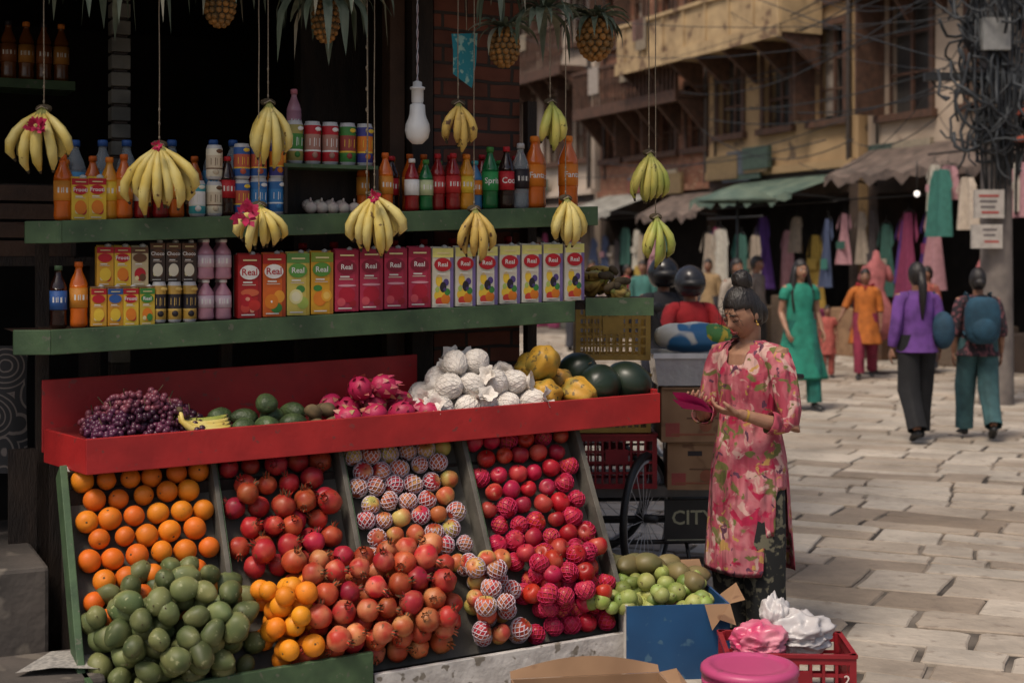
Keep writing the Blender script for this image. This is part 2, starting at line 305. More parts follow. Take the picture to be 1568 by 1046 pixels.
cE=carton(.094,.062,.238,P(.46,.03,.075),P(.30,.012,.04),P(.36,.02,.05),[(0,.27,.36,.13,P(.42,.01,.03)),(.03,.30,.22,.08,P(.62,.16,.22)),(.03,.29,.10,.04,P(.35,.01,.03)),(-.25,.15,.18,.07,P(.6,.08,.1)),(.25,.13,.16,.06,P(.35,.01,.02)),(0,.42,.4,.02,P(.65,.3,.35))],P(.22,.01,.03),'Real',Wt,.028)
cF=carton(.090,.062,.238,P(.66,.62,.50),P(.7,.66,.2),PU,[(-.12,.2,.32,.1,YL),(.12,.14,.22,.09,OR),(-.15,.1,.22,.07,P(.6,.05,.03)),(.0,.34,.16,.09,DK),(.14,.42,.14,.06,P(.08,.05,.2)),(-.2,.45,.16,.1,YL),(.2,.26,.14,.06,GR),(.08,.3,.08,.03,P(.06,.04,.15)),(-.28,.3,.1,.05,P(.4,.5,.1))],RD,'Real',Wt,.026)
def small(base,b2,b3,txt=None): return carton(.054,.04,.135,base,b2,None,[(0,.3,.34,.17,b3),(.15,.22,.2,.1,b2),(-.2,.2,.12,.06,P(.7,.6,.3))],b2,txt,Wt,.018)
sm=[small(P(.66,.34,.03),RD,YL),small(P(.6,.42,.04),GR,OR,'Real'),small(P(.66,.3,.02),BL,YL),small(P(.55,.45,.25),BRN,RD),small(P(.05,.03,.02),BRN,CRM,'Choco'),small(YL,RD,OR,'Frooti')]
def z1(s): return 1.743+.04*s
def z2(s): return 1.3595+.0365*s
def put(me,name,s,b,z,sc=1,rz=None): return inst(me,name,S(s,b,z),(0,0,A+(R.uniform(-.12,.12) if rz is None else rz)),None,sc)
F=bottle(.235,.032,ORANGE_L,P(.65,.25,.03),P(.6,.12,.01)); FL=bottle(.30,.042,ORANGE_L,OR,OR,txt='Fanta',tcol=Wt); SPR=bottle(.255,.034,GREENG,P(.03,.3,.08),GR,txt='Sprite',tcol=Wt)
CK=bottle(.255,.033,COLA,RD,RD,txt='Coca',tcol=Wt); CKs=bottle(.225,.03,COLA,RD,RD); WAT=bottle(.30,.040,CLEAR,LBL,BL); YB=bottle(.225,.032,YEL_L,YL,OR); RB=bottle(.23,.031,RED_L,P(.5,.03,.03),RD); CLB=bottle(.27,.036,CLEAR,DK,P(.5,.5,.5)); TB=bottle(.20,.031,BLUE_L,OR,TEAL); GS=bottle(.205,.03,GREENG,P(.5,.55,.3),GR); WL=bottle(.21,.03,RED_L,Wt,Wt)
for s_,m,b_ in [(.05,F,.07),(.215,YB,.08),(.265,F,.07),(.33,WL,.08),(.40,RB,.09),(.46,F,.1),(.65,CKs,.08),(1.22,F,.14),(1.285,F,.08),(1.335,CKs,.14),(1.395,WL,.07),(1.455,GS,.07),(1.515,RB,.09),(1.575,RB,.07),(1.635,YB,.07),(1.685,TB,.1),(1.745,SPR,.08),(1.815,CK,.07),(1.885,CLB,.08),(1.955,FL,.09),(2.02,FL,.2),(2.11,FL,.08),(1.50,F,.2),(1.62,RB,.2),(1.36,YB,.2),(.12,WAT,.24),(.22,WAT,.24),(.31,WAT,.25),(.48,WAT,.25),(.56,F,.22),(.9,F,.3),(.8,RB,.2),(1.43,F,.18),(1.56,GS,.18),(1.69,F,.2),(1.76,RB,.19),(1.84,GS,.19),(1.92,CKs,.2),(1.28,RB,.22),(.40,F,.2),(.17,F,.16),(.08,YB,.2),(.64,WAT,.25),(.72,WAT,.26)]:
    put(m,'drink_bottle',s_,b_,z1(s_))
for s_ in (.105,.165): put(sm[5],'drink_carton',s_,.06,z1(s_),(1.15,1,1.1))
cans=[can(.135,.031,TEAL,Wt,P(.7,.7,.6)),can(.13,.031,CRM,P(.6,.5,.35),BRN),can(.135,.031,BL,P(.5,.1,.05),YL),can(.14,.033,P(.03,.14,.36),P(.04,.2,.45),Wt),can(.15,.033,P(.35,.3,.08),GR,Wt),can(.15,.033,RD,P(.4,.2,.15),Wt),can(.15,.033,GR,P(.3,.05,.04),YL),can(.15,.033,P(.05,.05,.25),OR,YL),can(.15,.026,GOLD,DK,P(.6,.4,.1))]
for s_,c_,lv in [(.535,0,0),(.60,1,0),(.60,1,1),(.705,2,0),(.705,2,1),(.77,3,0),(.84,3,0),(.77,2,1),(.845,7,1)]:
    put(cans[c_],'drink_can',s_,.08,z1(s_)+lv*.137)
for i,c_ in enumerate((4,5,5,6,7)): put(cans[c_],'drink_can',.925+i*.072,.12,z1(1)+.192,(1,1,1.12))
for i,c_ in enumerate((2,6,4,5)): put(cans[c_],'drink_can',.96+i*.072,.19,z1(1)+.192)
put(bottle(.24,.03,PINK_L,PINK_L,P(.6,.2,.25)),'drink_bottle',.97,.27,z1(1)+.192+.07)
k=MB(); k.box(.86,1.24,.04,.24,.176,.19,GREENP)
for s_ in (.86,1.23): k.box(s_,s_+.012,.04,.24,0,.176,DARKW)
k.box(.872,1.23,.22,.23,0,.176,DARKW); k.obj('display_riser',(ORG[0],ORG[1],z1(1)),A)
k=MB(); GAR=mat('garlic',(.55,.5,.42),(.45,.36,.33),scale=30)
for i in range(9):
    k.ell((.99+i%5*.045,.12+(i//5)*.03,.025+(i//5)*.01),(.027,.027,.024),GAR,10,8); k.tube([(.99+i%5*.045,.12+(i//5)*.03,.045),(.99+i%5*.045,.12,.062)],.004,GAR,5)
k.obj('garlic_bulbs',(ORG[0],ORG[1],z1(1)),A)
put(bottle(.225,.03,COLA,BL,GREENP),'drink_bottle',.035,.07,z2(0)); put(F,'drink_bottle',.105,.07,z2(.1))
for i in range(4): put(sm[(0,2,5,1)[i]],'drink_carton',.17+i*.057,.055,z2(.2),rz=R.uniform(-.05,.05))
k=MB(); k.box(.145,.37,.04,.12,.1355,.14,CARD); k.obj('carton_tray',(ORG[0],ORG[1],z2(.25)),A)
for i in range(3): put(sm[(0,5,3)[i]],'drink_carton',.195+i*.062,.07,z2(.25)+.141,(1.1,1,1.05),rz=0)
for i in range(3):
    put(cans[8],'drink_can',.39+i*.056,.06,z2(.4)); put(sm[4],'drink_carton',.385+i*.058,.08,z2(.4)+.151,(1,1,1.05),rz=0)
PKB=bottle(.15,.031,PINK_L,P(.6,.45,.5),Wt)
for i in range(2):
    for j in range(2):
        for q in range(2): put(PKB,'milk_bottle',.565+i*.066,.07+q*.065,z2(.6)+j*.151)
for s_,m in zip([.725,.82,.915,1.01],[cA,cB,cC,cD]): put(m,'juice_carton',s_,.07,z2(s_),rz=R.uniform(-.06,.06))
for i in range(4): put(cE,'juice_carton',1.11+i*.1015,.07+R.uniform(-.004,.004),z2(1.25+i*.1),rz=R.uniform(-.05,.05))
for i in range(7): put(cF,'juice_carton',1.515+i*.1005,.07+R.uniform(-.004,.004),z2(1.51+i*.1),rz=R.uniform(-.05,.05))
for i in range(12): put([cF,cE,cB][i%3],'juice_carton',.75+i*.115,.17,z2(.75+i*.115),rz=0)
for i in range(8): put(RB,'drink_bottle',1.0+i*.13,.25,z2(1+i*.13),1.2)
AMs=[bottle(.26,.035,AMB,P(.4,.17,.03),OR),bottle(.26,.035,AMB,P(.22,.07,.02),DK)]
for i in range(17): put(AMs[i%2],'liquor_bottle',-.95+i*.075,1.42,2.401)
# ------------------------------------------------------------------ stall structure
st=empty('fruit_stall',ORG,A)
k=MB()
def shelf(k,s0,s1,zt,zb,sl,db,wing):
    k.box(s0,s1,0,.02,zb,zt+.004,GREENP,sl)
    k.box(s0,s1,.02,db,zt-.03,zt-.001,WOOD,sl)
    x,y=wing
    k.hexa([(s0-.001,0,zb),(s0-.001,.02,zb),(x,y+.02,zb),(x,y,zb),(s0-.001,0,zt+.004),(s0-.001,.02,zt+.004),(x,y+.02,zt+.004),(x,y,zt+.004)],GREENP)
    k.add([(s0,.02,zt-.002),(s0,db,zt-.002),(x,db,zt-.002),(x,y+.02,zt-.002)],[(0,3,2,1)],WOOD,False)
shelf(k,.037,2.21,1.738,1.662,.04,.36,(-.075,.10)); shelf(k,0,2.10,1.354,1.27,.0365,.34,(-.12,.05))
k.obj('shelves',parent=st,bevel=.003)
k=MB()
k.box(.09,2.41,-.17,-.15,.862,.985,REDP,.028)
k.hexa([(.09,-.17,.865),(.09,-.15,.865),(.02,.20,.87),(.0,.18,.87),(.09,-.17,.987),(.09,-.15,.987),(.02,.20,.99),(.0,.18,.99)],REDP)
k.hexa([(.09,-.149,.90),(2.40,-.149,.965),(2.40,.22,1.04),(.02,.22,.975),(.09,-.149,.915),(2.40,-.149,.98),(2.40,.22,1.055),(.02,.22,.99)],P(.22,.02,.02))
k.box(-.0,1.48,.22,.235,.90,1.165,REDP,.035)
k.box(2.39,2.41,-.15,.22,.9,1.0,REDP,.028)
k.obj('red_tray',parent=st,bevel=.003)
k=MB()
for s_ in (.0,.7,1.4,2.06): k.box(s_,s_+.045,.36,.405,0,2.3 if s_>2 else 1.7,DARKW)
for s_ in (.1,1.0,2.08): k.box(s_,s_+.04,.18,.22,0,.9,DARKW)
k.box(2.08,2.38,.12,.15,.93,.965,DARKW); k.box(-.1,2.1,.36,.38,.2,.9,DARKW)
k.obj('frame_posts',parent=st)
B0,B1,ZT,ZB=.0,-.42,.835,.13
def bp(s,q,off=0): return (s, B0+(B1-B0)*q-.857*off, ZT+(ZB-ZT)*q+.515*off+.03*s)
def W(s,q,off=0): x,y,z=bp(s,q,off); return S(x,y,z)
k=MB()
def strip(k,s0,s1,q0,q1,o0,o1,m):
    c=[(s0,q0),(s1,q0),(s1,q1),(s0,q1)]
    k.hexa([bp(a,q_,o0) for a,q_ in c][::-1]+[bp(a,q_,o1) for a,q_ in c][::-1],m)
strip(k,.03,2.06,0,1.03,-.02,-.005,GREYW)
strip(k,.02,.045,-.02,1.04,-.03,.075,GREENP)
for s_ in (.545,1.03,1.54): strip(k,s_,s_+.018,-.02,.62,-.004,.085,GREYW); strip(k,s_+.019,s_+.024,-.02,.62,-.004,.08,GREENP)
strip(k,2.05,2.072,-.02,1.04,-.03,.08,GREYW)
strip(k,.03,2.06,-.03,-.005,-.004,.04,WHITEP)
k.box(.05,1.0,-.545,-.52,.02,.205,GREENP,.035); k.box(.03,.05,-.545,-.38,.02,.26,GREENP)
k.box(1.01,2.07,-.53,-.505,0,.125,WHITEP,.03); k.box(2.072,2.09,-.53,-.3,0,.21,WHITEP)
k.box(.03,2.06,-.504,-.40,.03,.09,GREYW)
k.box(.03,2.06,-.05,-.03,.0,.8,DARKW)
k.obj('fruit_bins',parent=st,bevel=.003)
# ------------------------------------------------------------------ fruit meshes
M_OR=mat('orange_peel',(.68,.19,.012),(.58,.14,.008),rough=.5,scale=8,rnd=.12,hue=.012,spec=.4,spots=((.50,.17,.02),70,.66))
M_OR2=mat('orange_peel_yellow',(.74,.26,.014),(.64,.20,.01),rough=.5,scale=8,rnd=.10,hue=.01,spec=.4,spots=((.5,.2,.03),70,.66))
M_POM=mat('pomegranate_skin',(.32,.014,.014),(.40,.08,.035),rough=.42,scale=16,lo=.42,hi=.75,rnd=.3,hue=.014,spec=.4,spots=((.16,.045,.02),45,.66))
M_POM2=mat('pomegranate_skin_light',(.42,.042,.022),(.54,.21,.09),rough=.44,scale=14,lo=.42,hi=.70,rnd=.25,hue=.014,spec=.4,spots=((.20,.08,.035),42,.65))
M_AP=mat('apple_skin',(.34,.025,.022),(.52,.27,.10),rough=.38,scale=14,lo=.45,hi=.72,rnd=.2,hue=.02,spec=.4,stretch=(1,1,.35))
M_APY=mat('apple_skin_yellow',(.44,.09,.04),(.47,.39,.11),rough=.4,scale=12,lo=.42,hi=.64,rnd=.18,hue=.02,spec=.4,stretch=(1,1,.35))
M_APP=mat('apple_skin_red',(.34,.010,.022),(.48,.09,.06),rough=.36,scale=14,lo=.47,hi=.78,rnd=.25,hue=.014,spec=.4,stretch=(1,1,.35),spots=((.50,.16,.10),50,.70))
M_NET=mat('white_foam_net',(.60,.50,.55),(.48,.40,.45),rough=.8,scale=20); M_NETP=mat('pink_net',(.55,.02,.095),(.44,.015,.07),rough=.7,scale=20); M_FOAM=mat('foam_white',(.74,.69,.63),(.60,.55,.50),rough=.85,scale=12,bump=.5,bscale=70)
M_MAN=mat('green_mango_skin',(.070,.095,.035),(.16,.17,.065),rough=.5,scale=11,rnd=.3,hue=.02,spec=.4,spots=((.23,.24,.12),55,.64))
M_GUA=mat('guava_skin',(.17,.24,.045),(.34,.35,.11),rough=.5,scale=9,rnd=.3,hue=.02,spots=((.10,.09,.03),55,.67))
M_STEM=mat('fruit_stem',(.10,.07,.03),(.06,.04,.02),rough=.8)
def f_orange(m,r):
    k=MB(); k.ell((0,0,0),(r,r,r*.95),m,20,14,fn=lambda u,q:q*(1-.10*math.exp(-((1-u.z)/.02))+.02*noise.noise(u*2))); k.lathe([(0,r*.875),(.004,r*.88),(.003,r*.9),(0,r*.9)],M_STEM,7); return k.mesh('orange')
def f_apple(m,r,net=None):
    k=MB()
    def fn(u,q):
        d=1-.28*math.exp(-(1-u.z)/.06)-.18*math.exp(-(1+u.z)/.05)+.03*noise.noise(u*1.7); q=q*d
        w=1+.08*u.z; return V((q.x*w,q.y*w,q.z))
    k.ell((0,0,0),(r,r,r*.95),m,18,14,fn=fn); k.tube([(0,0,r*.6),(.003,0,r*.98)],.0015,M_STEM,5)
    if net:
        for sgn in (1,-1):
            for i in range(11):
                pts=[]
                for j in range(11):
                    th=-1.15+j*.20; a=2*math.pi*i/11+sgn*j*.15; pts.append((r*1.035*math.cos(th)*math.cos(a),r*1.035*math.cos(th)*math.sin(a),r*.99*math.sin(th)))
                k.tube(pts,.0019,net,4,cap=False)
    return k.mesh('apple')
def f_pom(m,r,sd=0):
    k=MB()
    def fn(u,q):
        a=math.atan2(u.y,u.x); return q*(1+.035*math.cos(6*a+sd)*(1-abs(u.z))+.12*math.exp(-(1-u.z)/.03)+.07*noise.noise(u*1.6+V((sd*3,0,0))))
    k.ell((0,0,0),(r,r,r*.93),m,20,14,fn=fn)
    vs=[]
    for i in range(12):
        a=2*math.pi*i/12; rr=.011; vs.append((rr*math.cos(a),rr*math.sin(a),r*.98))
    for i in range(12):
        a=2*math.pi*i/12; q=.016 if i%2==0 else .011; vs.append((q*math.cos(a),q*math.sin(a),r*.98+(.020 if i%2==0 else .008)))
    fs=[(i,(i+1)%12,12+(i+1)%12,12+i) for i in range(12)]; k.add(vs,fs,m); k.add(vs,[f[::-1] for f in fs],M_STEM)
    return k.mesh('pomegranate')
def f_mango(m,r,sd=0):
    k=MB()
    def fn(u,q): q=q*(1+.09*noise.noise(u*1.4+V((sd*5,0,0)))); return V((q.x*(1-.14*u.z)+.10*r*u.z*u.z,q.y*.88*(1-.14*u.z),q.z))
    k.ell((0,0,0),(r,r,r*1.28),m,18,14,fn=fn); k.tube([(.004,0,-r*1.24),(.004,0,-r*1.33)],.0025,M_STEM,5); return k.mesh('mango')
def randrot(): return (R.uniform(0,6.28),R.uniform(0,6.28),R.uniform(0,6.28))
ORM=[f_orange(M_OR,.0395)]; ORM2=[f_orange(M_OR2,.0385)]; PM=[f_pom(M_POM,.042),f_pom(M_POM,.043,1),f_pom(M_POM,.039,2)]; PML=[f_pom(M_POM2,.043,3),f_pom(M_POM2,.041,4),PM[0]]
AN=[f_apple(M_AP,.036,M_NET),f_apple(M_APY,.036,M_NET),f_apple(M_AP,.036,M_NET),f_apple(M_APY,.037)]; APk=[f_apple(M_APP,.038),f_apple(M_APP,.038,M_NETP),f_apple(M_APP,.036)]; MG=[f_mango(M_MAN,.040),f_mango(M_MAN,.037,1),f_mango(M_MAN,.043,2),f_mango(M_MAN,.039,5)]; GV=[f_orange(M_GUA,.033),f_orange(M_GUA,.029),f_mango(M_GUA,.030)]
def fill(name,meshes,s0,s1,q0,q1,r,off0=None,cond=None,rot=None,jit=.006,child='fruit',par=None):
    e=par or empty(name); L=.816; q=q0+r/L; i=0
    while q<q1:
        s_=s0+r+(r if i%2 else 0)
        while s_<s1-r*.8:
            ss=s_+R.uniform(-jit,jit); qq=q+R.uniform(-jit,jit)/L
            if cond is None or cond(ss,qq):
                inst(R.choice(meshes),child,W(ss,qq,(off0 or r)+R.uniform(-.006,.010)),(rot or randrot)(),e,R.uniform(.88,1.08))
            s_+=2*r*1.01
        q+=1.78*r/L; i+=1
    return e
apr=lambda: Euler((.6+R.uniform(-.7,.7),R.uniform(-.6,.6),A+R.uniform(-3,3)))
pr=lambda: Euler((1.0+R.uniform(-1.1,1.1),R.uniform(-1.1,1.1),A+R.uniform(-1,1)))
fill('orange_display',ORM,.055,.545,0,.72,.0405,child='orange',jit=.004)
e=fill('pomegranate_display',PM,.575,1.03,0,.60,.043,rot=pr,child='pomegranate')
fill('',PM,.60,1.02,.14,.55,.043,off0=.10,rot=pr,child='pomegranate',par=e,cond=lambda s,q:R.random()<.72,jit=.014)
e=fill('netted_apple_display',AN,1.058,1.54,0,.62,.0375,rot=apr,child='apple')
e2=fill('red_apple_display',APk,1.57,2.05,0,.62,.0385,rot=apr,child='apple')
for lv,(qa,qb,sa_,sb) in enumerate([(.55,1.0,.74,1.42),(.50,.97,.74,1.42),(.58,.92,.78,1.36)]):
    e=fill('pomegranate_heap' if lv==0 else '',PML,sa_,sb,qa,qb,.043,off0=.043+lv*.063,rot=pr,child='pomegranate',par=None if lv==0 else e,jit=.013)
for lv,(qa,qb,sa_,sb) in enumerate([(.60,1.0,1.42,1.66),(.60,.98,1.40,1.64),(.66,.9,1.42,1.6)]):
    e=fill('mixed_apple_heap' if lv==0 else '',AN,sa_,sb,qa,qb,.038,off0=.038+lv*.06,rot=apr,child='apple',par=None if lv==0 else e,jit=.012)
for lv,(qa,qb,sa_,sb) in enumerate([(.60,1.0,1.64,2.05),(.60,.98,1.64,2.04),(.66,.92,1.66,2.0)]):
    e=fill('pink_netted_apple_heap' if lv==0 else '',[APk[1],APk[0],APk[1]],sa_,sb,qa,qb,.039,off0=.039+lv*.06,rot=apr,child='apple',par=None if lv==0 else e,jit=.012)
for lv,(qa,qb,sa_,sb) in enumerate([(.62,1.02,.62,.86),(.60,.98,.62,.86),(.62,.96,.62,.84),(.68,.9,.66,.82)]):
    e=fill('orange_heap' if lv==0 else '',ORM2,sa_,sb,qa,qb,.040,off0=.04+lv*.058,child='orange',par=None if lv==0 else e,jit=.010)
for lv in range(4):
    c_=lambda s,q,lv=lv: ((s-.34)/(.31-.035*lv))**2+((q-.76)/(.31-.045*lv))**2<1 or (lv==0 and q>.66)
    e=fill('mango_heap' if lv==0 else '',MG,.045,.66,.42,1.04,.043,off0=.045+lv*.060,child='mango',par=None if lv==0 else e,cond=c_,jit=.016)
# ------------------------------------------------------------------ tray produce
def tz(s,b): return .915+.028*s+(b+.15)*.2
e=empty('dragon_fruit_pile'); M_DF=mat('dragonfruit_skin',(.44,.015,.08),(.33,.012,.055),rough=.5,scale=10,rnd=.15); M_DFT=mat('dragonfruit_scale',(.42,.05,.10),(.32,.27,.09),rough=.5,scale=18,lo=.4,hi=.75)
k=MB(); k.ell((0,0,0),(.048,.048,.058),M_DF,18,12)
for i in range(26):
    ph=i*2.4; z=-.8+i*.068; rr=math.sqrt(max(0,1-z*z)); c=V((.047*rr*math.cos(ph),.047*rr*math.sin(ph),.057*z)); n_=V((math.cos(ph)*rr,math.sin(ph)*rr,z)).normalized(); tdir=V((-math.sin(ph),math.cos(ph),0)); up=V((0,0,1))
    k.add([c-tdir*.012-up*.008-n_*.003,c+tdir*.012-up*.008-n_*.003,c+tdir*.007+n_*.006+up*.008,c+n_*.012+up*.020,c-tdir*.007+n_*.006+up*.008],[(0,1,2,3,4)],M_DFT,False)
DF=k.mesh('dragon_fruit')
for s_,b_,lz in [(1.07,-.08,0),(1.18,-.08,0),(1.29,-.08,0),(1.39,-.09,0),(1.11,.03,0),(1.22,.03,0),(1.15,0,.085),(1.25,-.0,.085),(1.33,.04,0),(1.05,.06,0)]:
    inst(DF,'dragon_fruit',S(s_,b_,tz(s_,b_)+.045+lz),randrot(),e)
e=empty('foam_netted_fruit_pile')
FNs=[]
for vi in range(3):
    k=MB()
    def dfm(p,vi=vi): u=p.normalized(); return p*(1+.10*noise.noise(u*1.5+V((vi*4,0,0)))+.03*noise.noise(u*5+V((0,vi,0))))
    k.ell((0,0,0),(.0518,.0518,.057),M_FOAM,30,18,fn=lambda u,q:dfm(q)*.995)
    for sgn in (1,-1):
        for i in range(13):
            pts=[]
            for j in range(13):
                th=-1.25+j*.21; a=2*math.pi*i/13+sgn*j*.12; pts.append(dfm(V((.052*math.cos(th)*math.cos(a),.052*math.cos(th)*math.sin(a),.0572*math.sin(th)))))
            k.tube(pts,.0017,M_FOAM,4,cap=False)
    vs=[];n_=16
    for rr,zz in ((.012,.05),(.020,.062),(.032,.074),(.040,.078)):
        for j in range(n_): a=2*math.pi*j/n_; q=rr*(1+.2*math.sin(a*5+vi)); vs.append((q*math.cos(a),q*math.sin(a),zz+.004*math.sin(a*4)))
    k.add(vs,[(i*n_+j,i*n_+(j+1)%n_,(i+1)*n_+(j+1)%n_,(i+1)*n_+j) for i in range(3) for j in range(n_)],M_FOAM)
    FNs.append(k.mesh('foam_netted_fruit'))
for lv,nr in enumerate([(5,3),(4,2),(2,1)]):
    for i in range(nr[0]):
        for j in range(nr[1]):
            s_=1.46+i*.098+lv*.05+R.uniform(-.014,.014); b_=-.09+j*.10+lv*.05
            inst(R.choice(FNs),'foam_netted_fruit',S(s_,b_,tz(s_,b_)+.05+lv*.075),(R.uniform(-1.6,1.6),R.uniform(-1.2,1.2),R.uniform(0,6)),e,(R.uniform(.9,1.1),R.uniform(.9,1.08),R.uniform(.9,1.12)))
e=empty('papaya_pile'); M_PAP=mat('papaya_skin',(.50,.24,.03),(.18,.19,.05),rough=.5,scale=11,lo=.46,hi=.70,rnd=.12,hue=.015,bump=.25,bscale=40,spots=((.14,.09,.03),40,.60))
k=MB(); k.ell((0,0,0),(.069,.069,.085),M_PAP,36,18,fn=lambda u,q:V((q.x*(1-.12*u.z)*(1+.075*math.cos(6*math.atan2(u.y,u.x))),q.y*(1-.12*u.z)*(1+.075*math.cos(6*math.atan2(u.y,u.x))),q.z*(1-.14*math.exp(-(1-abs(u.z))/.05))))); k.ell((0,0,-.078),(.012,.012,.009),M_STEM,8,6); PP=k.mesh('papaya')
for s_,b_,lz,rx in [(1.93,-.06,0,1.3),(2.08,-.07,0,1.8),(1.93,.05,.08,1.5),(2.06,.08,.0,1.2),(1.94,-.02,.125,.9)]: inst(PP,'papaya',S(s_,b_,tz(s_,b_)+.065+lz),(rx,R.uniform(-.3,.3),A+R.uniform(-.5,.5)),e)
M_WM=mat('watermelon_skin',(.010,.018,.011),(.020,.034,.018),rough=.36,scale=6,stretch=(1,1,.2)); k=MB(); k.ell((0,0,0),(.088,.088,.105),M_WM,24,18,fn=lambda u,q:q*(1+.008*math.cos(10*math.atan2(u.y,u.x)))); k.tube([(0,0,.1),(.01,0,.12)],.003,M_STEM,5); WM=k.mesh('watermelon')
for s_,b_ in ((2.19,-.05),(2.33,-.04),(2.18,.13)): inst(WM,'watermelon',S(s_,b_,tz(s_,b_)+.088),(R.uniform(1,1.9),0,R.uniform(0,3)))
e=empty('grape_pile'); MGR=mat('grape_skin',(.10,.022,.055),(.055,.014,.035),rough=.35,scale=4,rnd=.5,hue=.02); MGR2=mat('red_grape_skin',(.22,.06,.08),(.13,.03,.055),rough=.35,scale=20)
GB=[]
for gi in range(5):
    k=MB(); mm=MGR if gi%3 else MGR2
    for i in range(80):
        d=V((R.gauss(0,1),R.gauss(0,1),R.gauss(0,1))).normalized()*R.uniform(.6,1); k.ell((d.x*.075,d.y*.055,d.z*.045),.0122*R.uniform(.85,1.1),mm,8,6)
    k.tube([(0,0,.03),(.02,0,.075)],.002,M_STEM,5); GB.append(k.mesh('grape_bunch'))
for lv,(ns,nb) in enumerate(((4,3),(3,2),(2,1))):
    for i in range(ns):
        for j in range(nb):
            s_=.17+i*.105+lv*.04; b_=-.08+j*.09+lv*.04; inst(R.choice(GB),'grape_bunch',S(s_,b_,tz(s_,b_)+.04+lv*.045),(R.uniform(-.4,.4),R.uniform(-.4,.4),R.uniform(0,6)),e)
M_AVO=mat('avocado_skin',(.035,.055,.022),(.065,.10,.035),rough=.5,scale=20,bump=.4,rnd=.3); AV=f_mango(M_AVO,.042)
e=empty('avocado_pile')
for s_,b_,lz in [(.67,-.08,0),(.755,-.08,0),(.86,-.07,0),(.70,.03,0),(.80,.02,.0),(.77,-.02,.065),(.62,.06,0),(.9,.06,0)]: inst(AV,'avocado',S(s_,b_,tz(s_,b_)+.04+lz),(1.4,R.uniform(-.5,.5),R.uniform(0,6)),e)
KI=f_mango(mat('kiwi_skin',(.15,.10,.05),(.09,.065,.03),rough=.8,scale=30),.028); e=empty('kiwi_pile')
for s_,b_,lz in [(.94,-.09,0),(.99,-.1,0),(.96,-.03,.0),(1.0,-.0,.03),(.94,-.06,.045),(1.0,-.04,.04)]: inst(KI,'kiwi',S(s_,b_,tz(s_,b_)+.03+lz),randrot(),e)
# ------------------------------------------------------------------ bananas
M_BAN=mat('banana_peel',(.58,.43,.09),(.64,.54,.20),rough=.52,scale=14,rnd=.08,spots=((.16,.09,.03),34,.67)); M_BANG=mat('banana_peel_green',(.26,.31,.06),(.52,.45,.11),rough=.5,scale=8,rnd=.08,spots=((.14,.12,.03),34,.67)); M_BANB=mat('banana_peel_ripe',(.52,.36,.09),(.26,.14,.04),rough=.55,scale=22,lo=.5,hi=.75,spots=((.10,.05,.02),30,.60)); M_BT=mat('banana_tip',(.08,.055,.025),(.04,.03,.018),rough=.8); M_BST=mat('banana_stalk',(.34,.36,.09),(.24,.24,.06),rough=.6); M_FLOW=mat('pink_flower',(.50,.02,.09),(.36,.01,.055),rough=.6,scale=30)
def bananas(k,n,m,wx,h,rs=1,M=None):
    for lay in (1,0):
        nn=n if lay==0 else n-1
        for i in range(nn):
            f=((i+.5)/nn*2-1)*(1 if lay==0 else .85)+R.uniform(-.06,.06); af=abs(f)
            hh=h*(1-.30*af*af)*R.uniform(.84,1.07)*(1 if lay==0 else .93); yf=(.05*(1-.4*af) if lay==0 else -.005); cv=R.uniform(.8,1.2)
            tip=R.uniform(-.014,.014)
            xs=[.03,.20,.48,.78,.98,1.02,.90]; zs=[0,-.10,-.26,-.46,-.67,-.86,-.99]; ys=[.15,.55,.95,1.15*cv,1.1*cv,.85*cv,.4*cv]
            pts=[V((f*wx*x+(tip*j/6),-yf*yy-.004*(1-lay),z_*hh)) for j,(x,z_,yy) in enumerate(zip(xs,zs,ys))]
            r_=rs*R.uniform(.90,1.08)
            k.tube(pts,[.0065*r_,.0080*r_,.0150*r_,.0190*r_,.0195*r_,.0160*r_,.0060*r_],m,6,ref=(R.uniform(-.6,.6),1,0),M=M)
            e_=pts[-1]; dd=(pts[-1]-pts[-2]).normalized(); k.tube([e_,e_+dd*.012],[.0062*r_,.0045*r_],M_BT,6,M=M)
            k.tube([pts[0]+V((0,0,.004)),pts[1]+V((0,-.0005,-.004))],[.0085*r_,.0092*r_],M_BST,6,M=M)
    k.ell((0,0,.006),(.030,.018,.016),M_BT,10,6,M=M)
def hang(s,b,z,w,h,n,m,flower=None,top=2.76,rs=1):
    k=MB(); bananas(k,n,m,w/2-.016,h,rs)
    pts=[(0,0,.0)]; zz=0
    while zz<top-z: zz+=.12; pts.append((R.uniform(-.0012,.0012),0,min(zz,top-z)))
    k.tube(pts,.0022,STRING,5)
    k.tube([(-.02,-.02,0),(0,-.025,.012),(.02,-.02,0),(0,0,.02)],.0025,STRING,5)
    for i in range(3): k.ell((0,0,.03+i*.05),(.004,.004,.008),STRING,6,4)
    if flower:
        fx,fz,fr=flower
        for i in range(38):
            d=V((R.gauss(0,1),R.gauss(0,.6)-.2,R.gauss(0,1))).normalized(); c=V((fx,-.085,fz))+d*fr*R.uniform(.3,1); t=V((-d.z,.2,d.x)).normalized()*fr*.3
            k.add([c-t,c+d*fr*.45+V((0,-.004,0)),c+t,c-d*fr*.2],[(0,1,2,3)],M_FLOW,False)
    o=k.obj('hanging_banana_bunch',S(s,b,z),A*.5+R.uniform(-.3,.3))
hang(-.036,-.08,2.12,.27,.22,5,M_BAN,(0,-.06,.034)); hang(.358,-.09,2.01,.32,.24,7,M_BAN,(0,-.005,.018)); hang(.76,-.08,2.18,.21,.235,4,M_BAN); hang(.72,-.1,1.80,.22,.165,5,M_BAN,(-.06,-.03,.042),rs=.85)
